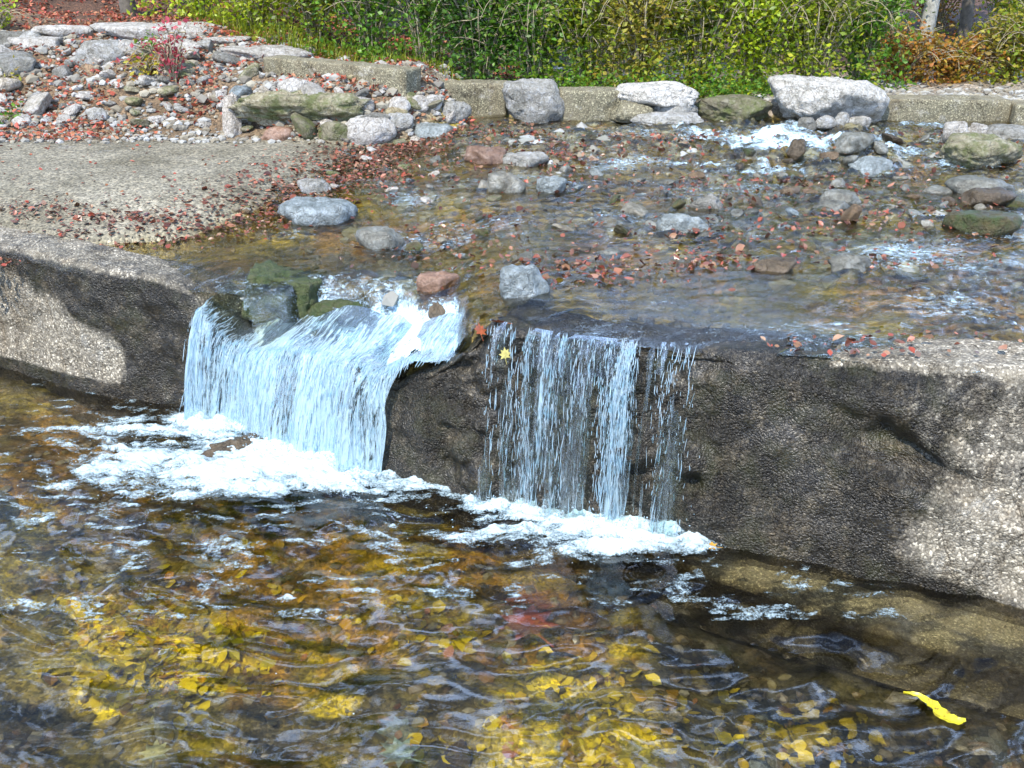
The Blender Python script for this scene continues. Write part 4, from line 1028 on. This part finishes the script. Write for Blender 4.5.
# strip along the pad edge and drifts
n = 4000; y = r.uniform(4.9, 7.6, n); e = r.normal(-.08, .28, n); x = pad_edge(y)+e - .25*sm(5.9, 5.2, y)
k = x > -5; xy = np.stack([x, y], 1)[k]; 
o = leaves('fallen_leaves', lay(xy, .008, True), np.clip(r.lognormal(-3.8, .4, len(xy)), .008, .05), M_leaf_red2, 2, .35); tag(o, 'purple-red fallen leaves in a strip between gravel pad and stream', 'leaves', kind='stuff')
q = []
for (px, py, sx, sy, c_) in ((40, 222, 60, 6, 200), (10, 215, 40, 5, 60), (150, 228, 60, 4, 120), (560, 160, 40, 6, 260), (670, 150, 40, 7, 260), (520, 140, 30, 10, 200), (700, 262, 34, 7, 200), (590, 272, 40, 9, 260), (440, 235, 40, 8, 60), (760, 205, 90, 14, 160), (850, 230, 70, 10, 120), (640, 185, 60, 8, 120), (800, 186, 60, 7, 260), (730, 235, 50, 6, 90), (880, 215, 60, 8, 200), (900, 262, 60, 5, 90), (960, 160, 70, 10, 200), (460, 260, 60, 14, 100), (620, 225, 180, 30, 260), (820, 360, 60, 4, 80), (700, 352, 70, 5, 70), (900, 345, 80, 3, 70), (450, 175, 60, 12, 160), (420, 150, 40, 8, 200), (900, 140, 60, 8, 120)):
    aa = r.normal(px, sx, c_); bb = r.normal(py, sy, c_); zz = np.full(c_, .8)
    for _ in range(5):
        dep = TH+np.arctan((bb-384)/F); yy = (CZ-zz)/np.tan(dep); xx = (aa-512)/F*(yy*math.cos(TH)+(CZ-zz)*math.sin(TH)); zz = Wlev(xx, yy)
    for w_ in np.stack([xx, yy, zz], 1):
        if w_[1] > dam_y(w_[0])+dam_b(w_[0])+.03 and w_[1] < 7.9 and in_notch(w_[:1], w_[1:2])[0] < .2: q.append(w_)
q = np.array(q); q[:, 2] = np.maximum(np.maximum(Ghei(q[:, 0], q[:, 1]), q[:, 2]), np.where(q[:, 1]-dam_y(q[:, 0])-dam_b(q[:, 0]) < .33, dam_c(q[:, 0]), 0))+.012
o = leaves('fallen_leaves', q, np.clip(r.lognormal(-3.75, .4, len(q)), .008, .055), M_leaf_red2, 3, .45); tag(o, 'red-brown leaves caught in drifts on the stream and its stones', 'leaves', kind='stuff')
# leaves on the gravel pad (few)
n = 260; y = r.uniform(5.0, 7.6, n); x = r.uniform(-5, -1.4, n); k = x < pad_edge(y)-.2; xy = np.stack([x, y], 1)[k]
o = leaves('fallen_leaves', lay(xy, .006), r.uniform(.015, .035, len(xy)), M_leaf_red, 4, .3); tag(o, 'few small dry leaves scattered on the gravel pad', 'leaves', kind='stuff')
# sunken leaves on the pool floor
q = []
for (px, py, sx, sy, c_) in ((160, 655, 48, 20, 300), (640, 660, 40, 14, 25), (800, 740, 50, 10, 30), (400, 600, 40, 10, 15), (100, 620, 20, 8, 50), (590, 700, 60, 30, 60), (600, 745, 90, 14, 80), (450, 635, 60, 14, 35), (250, 575, 90, 18, 20), (850, 700, 60, 25, 40)):
    for _ in range(c_): w_ = Pz(r.normal(px, sx), r.normal(py, sy), -.3); q.append(w_)
q = np.array(q); q = q[q[:, 1] < dam_y(q[:, 0])-.45]; q[:, 2] = Ghei(q[:, 0], q[:, 1])+.015
o = leaves('sunken_leaves', q, r.uniform(.03, .075, len(q)), M_leaf_yel, 5, .35); tag(o, 'bright yellow leaves sunk in patches on the pool floor', 'leaves', kind='stuff')
n = 260; y = r.uniform(1.6, 4.6, n); x = r.uniform(-2.8, 2.4, n); k = y < dam_y(x)-.35*(x > .5)-.1; xy = np.stack([x, y], 1)[k]
o = leaves('sunken_leaves', lay(xy, .012), r.uniform(.03, .085, len(xy)), M_leaf_mix, 6, .3); tag(o, 'brown and olive leaves scattered over the pool floor', 'leaves', kind='stuff')
# single leaves one can point to
def one_leaf(px, py, z, size, col, seed, label, tilt=(0, 0), rz=0., y=None, cup=.5):
    m, nt = newmat('leaf_blade'); n = N(nt); co = n('ShaderNodeNewGeometry').outputs['Position']
    c = n.ramp(n.noise(co, 60, 4), [(.35, tuple(a*.6 for a in col)), (.6, col)])
    p = n('ShaderNodeBsdfPrincipled', ins={'Base Color': c, 'Roughness': .4}); n.out(p.outputs[0])
    g = Pz(px, py, z) if y is None else Py(px, py, y)
    V = (SV-[0, .4, 0])*[size, size, size*cup]; root = empty('leaf', g, rz); root.rotation_euler = (tilt[0], tilt[1], rz)
    Vt = V.copy(); npmesh('blade', Vt, SF, m, root, smooth=False)
    s = np.array([(-.02, -.45, 0), (.02, -.45, 0), (.05, -.85, .03), (.02, -.85, .03)])*size; s2 = s+[0, 0, size*.02]
    npmesh('stalk', np.concatenate([s, s2]), np.array([(0, 1, 2, 3), (4, 7, 6, 5), (0, 4, 5, 1), (1, 5, 6, 2), (2, 6, 7, 3), (3, 7, 4, 0)]), m, root, smooth=False)
    tag(root, label, 'leaf'); return root
def long_leaf():
    m, nt = newmat('yellow_leaf_blade'); n = N(nt); co = n('ShaderNodeNewGeometry').outputs['Position']
    c = n.ramp(n.noise(co, 60, 4), [(.30, (.16, .09, .02)), (.40, (.42, .34, .02)), (.5, (.60, .54, .02)), (.65, (.70, .64, .04))]); p = n('ShaderNodeBsdfPrincipled', ins={'Base Color': c, 'Roughness': .4}); n.out(p.outputs[0])
    r = np.random.default_rng(3); P = [Pz(a, b, .004) for a, b in ((903, 694), (918, 697), (932, 706), (944, 718), (957, 723), (966, 722))]; wd = [.002, .012, .016, .030, .024, .004]
    root = empty('leaf', P[3]); t = np.linspace(0, 5, 26); C_ = np.stack([np.interp(t, range(6), [p[k] for p in P]) for k in range(3)], 1); W_ = np.interp(t, range(6), wd)*(1+.35*vn(t*3, 0, 0, 2))
    d = np.gradient(C_, axis=0); nn = np.stack([-d[:, 1], d[:, 0], 0*t], 1); nn /= np.linalg.norm(nn, axis=1, keepdims=True)
    rows = [C_+nn*(W_*k)[:, None]*(1+.2*vn(t*6, k, 0, 5))[:, None]+np.array([0, 0, .010*abs(k)]) for k in (-1, -.5, 0, .5, 1)]
    V = np.stack(rows).reshape(-1, 3)-P[3]; npmesh('blade', V, grid_faces(5, 26), m, root)
    V2 = np.concatenate([rows[2][:3]+[0, 0, .003], rows[2][:3]+[-.012, .003, .003]])-P[3]; npmesh('stalk', V2, grid_faces(2, 3), m, root)
    tag(root, 'bright yellow curled leaf floating in the dark lower right of the pool', 'leaf')
long_leaf()
one_leaf(788, 553, .004, .045, (.75, .65, .03), 2, 'tiny yellow leaf floating above the submerged footing', rz=2)
one_leaf(711, 546, .010, .055, (.60, .33, .06), 3, 'orange leaf at the waterline right of the middle fall', rz=1.2, cup=1)
one_leaf(505, 354, .6, .05, (.60, .52, .15), 4, 'pale yellow leaf stuck on the dark wall beside the middle fall', y=float(dam_y(X(505, 500, 0)))+.02, tilt=(1.3, 0), rz=.4)
one_leaf(498, 322, .78, .07, (.40, .10, .03), 5, 'rust red leaf folded over the lip at the left end of the middle fall', tilt=(.2, .5), rz=1.7, cup=1)
one_leaf(480, 330, .75, .06, (.36, .09, .03), 6, 'dark red leaf just below the rust red leaf on the lip', tilt=(.8, .3), rz=.6, cup=1)
one_leaf(30, 185, .82, .10, (.55, .55, .04), 7, 'yellow-green leaf lying alone on the gravel pad at left', rz=1.5)
one_leaf(398, 752, -.25, .13, (.42, .55, .45), 8, 'pale blue-green leaf under water at the bottom centre', rz=1)
one_leaf(155, 752, -.25, .10, (.55, .55, .30), 9, 'pale cream leaf under water at the bottom left', rz=.2)
one_leaf(527, 622, -.22, .22, (.38, .10, .05), 10, 'large dull red leaf under water in the middle of the pool', rz=.5)

# ------------------------------------------------------------------ shrubs and trees
def tubes(paths, r0, r1, name, mat, parent, ns=5):
    Vs = []; Fs = []; off = 0
    for p, a, b in zip(paths, r0, r1):
        p = np.asarray(p); m = len(p); t = np.gradient(p, axis=0); t /= np.linalg.norm(t, axis=1, keepdims=True)+1e-9
        u = np.cross(t, [.31, .17, .93]); u /= np.linalg.norm(u, axis=1, keepdims=True)+1e-9; v = np.cross(t, u)
        rad = np.linspace(a, b, m)
        ring = [p + (u*math.cos(2*math.pi*k/ns)+v*math.sin(2*math.pi*k/ns))*rad[:, None] for k in range(ns)]
        V = np.stack(ring, 1).reshape(-1, 3)
        for i in range(m-1):
            for k in range(ns): k2 = (k+1) % ns; Fs.append([off+i*ns+k, off+i*ns+k2, off+(i+1)*ns+k2, off+(i+1)*ns+k])
        Vs.append(V); off += len(V)
    return npmesh(name, np.concatenate(Vs), np.array(Fs), mat, parent)
FOL = {
 'lime': mat_foliage('lime_leaves', [(.24, .38, .01), (.42, .56, .02), (.56, .64, .03), (.15, .26, .01), (.65, .62, .04)], .45, .4),
 'green': mat_foliage('green_leaves', [(.06, .18, .01), (.13, .31, .02), (.20, .40, .03), (.05, .12, .01), (.30, .42, .04)], .45, .4),
 'dark': mat_foliage('dark_leaves', [(.03, .10, .008), (.07, .19, .02), (.12, .26, .03), (.05, .08, .01)], .45, .4),
 'olive': mat_foliage('olive_leaves', [(.14, .22, .01), (.28, .33, .02), (.42, .44, .03), (.10, .16, .01), (.30, .42, .02)], .45, .4),
 'tan': mat_foliage('tan_leaves', [(.32, .24, .04), (.42, .36, .06), (.24, .28, .02), (.50, .36, .05), (.28, .38, .03)], .45, .4),
 'orange': mat_foliage('orange_leaves', [(.50, .20, .03), (.58, .30, .04), (.36, .10, .03), (.52, .40, .04), (.28, .15, .05), (.26, .26, .03)], .45, .4),
 'pink': mat_foliage('pink_leaves', [(.50, .05, .08), (.62, .12, .16), (.40, .03, .06), (.65, .22, .24)]),
 'yellow': mat_foliage('yellow_leaves', [(.50, .42, .02), (.42, .40, .03), (.55, .35, .02), (.30, .34, .03)]),
}
def shrub(px, y, wid, hgt, kind, seed, label, nst=26, nleaf=3200, lsize=(.03, .062), name='shrub', cat='shrub', group=None, arch=.5, z0=None, twig=None, low=.05):
    r = np.random.default_rng(seed); x = Py(px, 60, y)[0]; z = gz1(x, y) if z0 is None else z0
    root = empty(name, (x, y, z-.02)); paths = []
    for i in range(nst):
        a = r.uniform(0, 6.28); rr = wid*.5*r.uniform(.1, 1.1)**.7; h = hgt*r.uniform(.55, 1.05)
        b = np.array([math.cos(a), math.sin(a)*.7])*wid*.14*r.uniform(0, 1); e = np.array([math.cos(a), math.sin(a)*.7])*rr
        t = np.linspace(0, 1, 9)
        p = np.stack([b[0]+(e[0]-b[0])*t**1.6, b[1]+(e[1]-b[1])*t**1.6, h*(t*(1+arch*.6) - arch*.6*t**3)], 1)
        p += r.normal(0, .012, p.shape)*t[:, None]; paths.append(p)
        for _ in range(3):
            j = r.integers(3, 8); q0 = p[j]; d = r.normal(0, 1, 3); d[2] = abs(d[2])*.6; d /= np.linalg.norm(d); l = hgt*r.uniform(.12, .35)
            s = np.linspace(0, 1, 5)[:, None]; paths.append(q0+d*l*s + np.array([0, 0, -.25*l])*s**2)
    for i in range(14):   # long arching canes
        a = r.uniform(0, 6.28); l = wid*r.uniform(.5, .9); t = np.linspace(0, 1, 10)
        paths.append(np.stack([math.cos(a)*l*t, math.sin(a)*l*t*.6 - .1*t, hgt*r.uniform(.9, 1.3)*(1.7*t-1.25*t*t)], 1))
    n0 = len(paths)
    tubes(paths, [r.uniform(.004, .009) for _ in paths], [.002]*n0, 'stems', twig or M_twig, root, 4)
    # leaf clumps strung along the stems
    pts = []
    k = r.integers(0, n0, nleaf); t = r.uniform(.03, 1, nleaf)
    bare = r.uniform(0, 1, n0) < .25
    for kk, tt in zip(k, t):
        if bare[kk]: kk = (kk*7+3) % n0
        p = paths[kk]; f = tt*(len(p)-1); i = min(int(f), len(p)-2); pts.append(p[i]+(p[i+1]-p[i])*(f-i))
    P = np.array(pts) + r.normal(0, .035+.03*wid, (nleaf, 3)); m = r.uniform(0, 1, nleaf) < (.14 if name == 'shrub' else 0)
    P[m, 0] = r.uniform(-.62, .62, m.sum())*wid; P[m, 1] = -.16*wid+r.normal(0, .12, m.sum())*wid; P[m, 2] = hgt*.5*r.beta(1, 2, m.sum())
    P[:, 2] = np.maximum(P[:, 2], low*r.uniform(0, 1, nleaf))
    leaves('foliage', P, r.uniform(*lsize, nleaf), FOL[kind], seed, .75, 'd', parent=root)
    tag(root, label, cat, group); return root
def spl(i, n=0): return i
sh = [ # px, y, width, height, kind, label
 (205, 10.1, .9, .75, 'lime', 'lime weedy shrub at the right end of the bank-top slabs', 2600),
 (262, 9.8, .9, .9, 'lime', 'yellow-green shrub above the start of the climbing concrete block', 2600),
 (318, 9.5, .9, 1.0, 'olive', 'olive shrub above the middle of the climbing concrete block', 2600),
 (372, 9.2, .9, 1.1, 'green', 'green shrub above the right end of the climbing concrete block', 3000),
 (428, 9.0, .9, 1.2, 'green', 'leafy green shrub behind the joint of the two left concrete blocks', 3400),
 (480, 8.9, .8, 1.2, 'dark', 'dark green shrub left of the dark mossy boulder', 3200),
 (535, 8.8, .8, 1.2, 'green', 'green shrub rising behind the dark mossy boulder', 3400),
 (590, 8.75, .8, 1.2, 'olive', 'olive twiggy shrub behind the short concrete block', 3200),
 (645, 8.7, .8, 1.1, 'tan', 'tan half-dry shrub behind the stacked stones', 3200),
 (700, 8.7, .9, 1.2, 'olive', 'drooping olive shrub behind the flat dark slab', 3600),
 (755, 8.75, .9, 1.2, 'lime', 'bright lime shrub left of the big white boulder', 3600),
 (812, 8.8, .9, 1.15, 'olive', 'olive-gold shrub behind the big white boulder', 3400),
 (858, 9.2, .7, 1.0, 'green', 'fresh green shrub right of the big white boulder', 2600),
 (905, 9.7, .8, .5, 'orange', 'rusty orange shrub behind the left end of the long concrete block', 2200),
 (955, 9.9, .8, .42, 'orange', 'orange and tan shrub above the middle of the gravel bar', 2200),
 (1010, 9.8, .9, .6, 'tan', 'tan and olive shrub at the right edge of the gravel bar', 2400),
 (1042, 9.6, .9, .8, 'olive', 'olive shrub cut off by the right edge of the photo', 2000),
 (240, 11.4, 1.3, 1.4, 'olive', 'tall olive shrub in the back row at left', 3000),
 (330, 11.0, 1.3, 1.5, 'green', 'tall green shrub in the back row left of centre', 3200),
 (430, 10.6, 1.3, 1.6, 'dark', 'tall dark shrub in the back row behind the leafy green one', 3600),
 (520, 10.4, 1.3, 1.6, 'green', 'tall green shrub in the back row behind the dark boulder', 3600),
 (610, 10.3, 1.3, 1.6, 'olive', 'tall olive shrub in the back row behind the stacked stones', 3600),
 (700, 10.3, 1.3, 1.6, 'green', 'tall green shrub in the back row left of the bright lime one', 3600),
 (785, 10.4, 1.3, 1.6, 'lime', 'tall lime shrub in the back row above the white boulder', 3600),
 (860, 11.2, 1.1, 1.5, 'green', 'tall pale green shrub in the back row right of the white boulder', 3000),
 (1000, 12.0, 1.2, 1.3, 'lime', 'lime shrub in the back row near the pale trunk', 2600),
 (930, 12.6, 1.3, 1.1, 'orange', 'rust coloured shrub in the back row by the pale trunk', 2400),
]
for i, (px, y, wd, hg, kd, lab, nl) in enumerate(sh):
    shrub(px, y, wd, hg, kd, 500+i, lab, nleaf=int(nl*1.05))
# plants on the bank
def bankplant(px, py, wd, hg, kind, seed, label, nl):
    g = on_ground(px, py)
    return shrub(px, g[1], wd, hg, kind, seed, label, 9, nl, (.03, .06), 'bank_plant', 'plant', None, .5, g[2])
bankplant(172, 84, .36, .48, 'pink', 601, 'pink-red leafed sapling growing out of the left bank rubble', 210)
bankplant(150, 62, .22, .22, 'green', 602, 'small green plant just left of the pink-red sapling', 90)
bankplant(146, 76, .26, .16, 'yellow', 603, 'low yellowing plant at the foot of the pink-red sapling', 110)
bankplant(8, 82, .12, .12, 'yellow', 604, 'small yellow seedling at the left edge of the bank', 40)
bankplant(4, 30, .4, .30, 'lime', 605, 'lime leafed sprig in the top left corner', 130)
bankplant(5, 122, .12, .09, 'green', 606, 'small dark green tuft at the left edge by the gravel pad', 60)
# weeds along the edge above the slabs: blades, as stuff
def blades():
    r = np.random.default_rng(9); n = 1900
    px = r.uniform(190, 480, n); x = np.array([Py(p, 60, 8.9)[0] for p in px]); y = np.interp(px, [190, 270, 400, 480], [9.9, 9.2, 8.55, 8.35]) + np.abs(r.normal(0, .25, n)) ; x = (px-512)/F*(y*.914+.5)
    z = gfast(x, y); h = r.uniform(.04, .17, n)*(1+.6*vn(x*3, y*3, 0, 4)); a = r.uniform(0, 6.28, n); l = r.uniform(.02, .13, n); w_ = .0035
    B = np.stack([x, y, z], 1); dx = np.stack([np.cos(a)*w_, np.sin(a)*w_, 0*a], 1); M_ = B+np.stack([np.cos(a+1.5)*l*.4, np.sin(a+1.5)*l*.4, h*.6], 1); Tt = B+np.stack([np.cos(a+1.5)*l, np.sin(a+1.5)*l, h], 1)
    V = np.stack([B-dx, B+dx, M_+dx*.8, M_-dx*.8, Tt], 1); f = np.array([(0, 1, 2), (0, 2, 3), (3, 2, 4)])
    o = npmesh('grass', V.reshape(-1, 3), (f[None]+(np.arange(n)*5)[:, None, None]).reshape(-1, 3), FOL['olive'], smooth=False)
    tag(o, 'yellow-green grass and weeds above the left concrete blocks', 'grass', kind='stuff')
blades()
def cover():
    r = np.random.default_rng(19); n = 4500; x = r.uniform(-.1, 3.0, n); y = far_y(x)+.3+np.abs(r.normal(0, .28, n)); k = (x < 2.55)
    x, y = x[k], y[k]; z = gfast(x, y)+np.abs(r.normal(0, .07, len(x)))*(1+.8*vn(x*3, y*3, 0, 3))+.02
    o = leaves('ground_cover', np.stack([x, y, z], 1), r.uniform(.02, .045, len(x)), FOL['green'], 20, .6, 'd'); tag(o, 'low green weeds along the back of the far wall', 'weeds', kind='stuff')
cover()
def tree(px, y, h, rad, kind, seed, label, bark=None, crown_r=1.4, nl=5200, lean=0.):
    r = np.random.default_rng(seed); x = Py(px, 30, y)[0]; z = gz1(x, y)
    root = empty('tree', (x, y, z-.05)); t = np.linspace(0, 1, 12)
    tr = np.stack([lean*t*h + .05*np.sin(t*5+seed), .04*np.cos(t*4), t*h], 1); tubes([tr], [rad], [rad*.35], 'trunk', bark or M_bark, root, 10)
    limbs = []
    for i in range(16):
        j = r.uniform(.45, .98); p0 = np.array([np.interp(j, t, tr[:, k]) for k in range(3)]); a = r.uniform(0, 6.28); l = crown_r*max(1, h/4.5)*r.uniform(.6, 1.1)*(1.25-j*.6)
        s = np.linspace(0, 1, 7); limbs.append(np.stack([p0[0]+math.cos(a)*l*s, p0[1]+math.sin(a)*l*s, p0[2]+l*.55*s-.15*l*s*s], 1))
    tubes(limbs, [rad*.3]*16, [.006]*16, 'limbs', bark or M_bark, root, 6)
    k = r.integers(0, 16, nl//25); c = []
    for kk in k:
        p = limbs[kk]; c.append(p[r.integers(2, 7)]+r.normal(0, .06*h, 3))
    c = np.repeat(np.array(c), 25, 0); P = c+r.normal(0, .06*h/4, c.shape)*2.2
    leaves('crown', P, r.uniform(.09, .16, len(P))*max(1, h/6), FOL[kind], seed, .8, 'd', parent=root)
    tag(root, label, 'tree')
tree(133, 10.7, 4.0, .085, 'olive', 701, 'greyish tree trunk standing in the red litter at top left', nl=4200)
tree(933, 10.9, 3.9, .08, 'lime', 702, 'slim pale trunk behind the orange shrubs at top right', bark=M_palebark, nl=5200, lean=-.0)
tree(292, 10.6, 4., .06, 'green', 703, 'thin dark trunk behind the shrubs left of centre', nl=5200)
tree(308, 11.0, 4.6, .09, 'green', 704, 'second thin dark trunk behind the shrubs left of centre', nl=5200)
tree(968, 11.6, 3.8, .07, 'tan', 707, 'thin brown trunk in the top right corner', nl=4200)
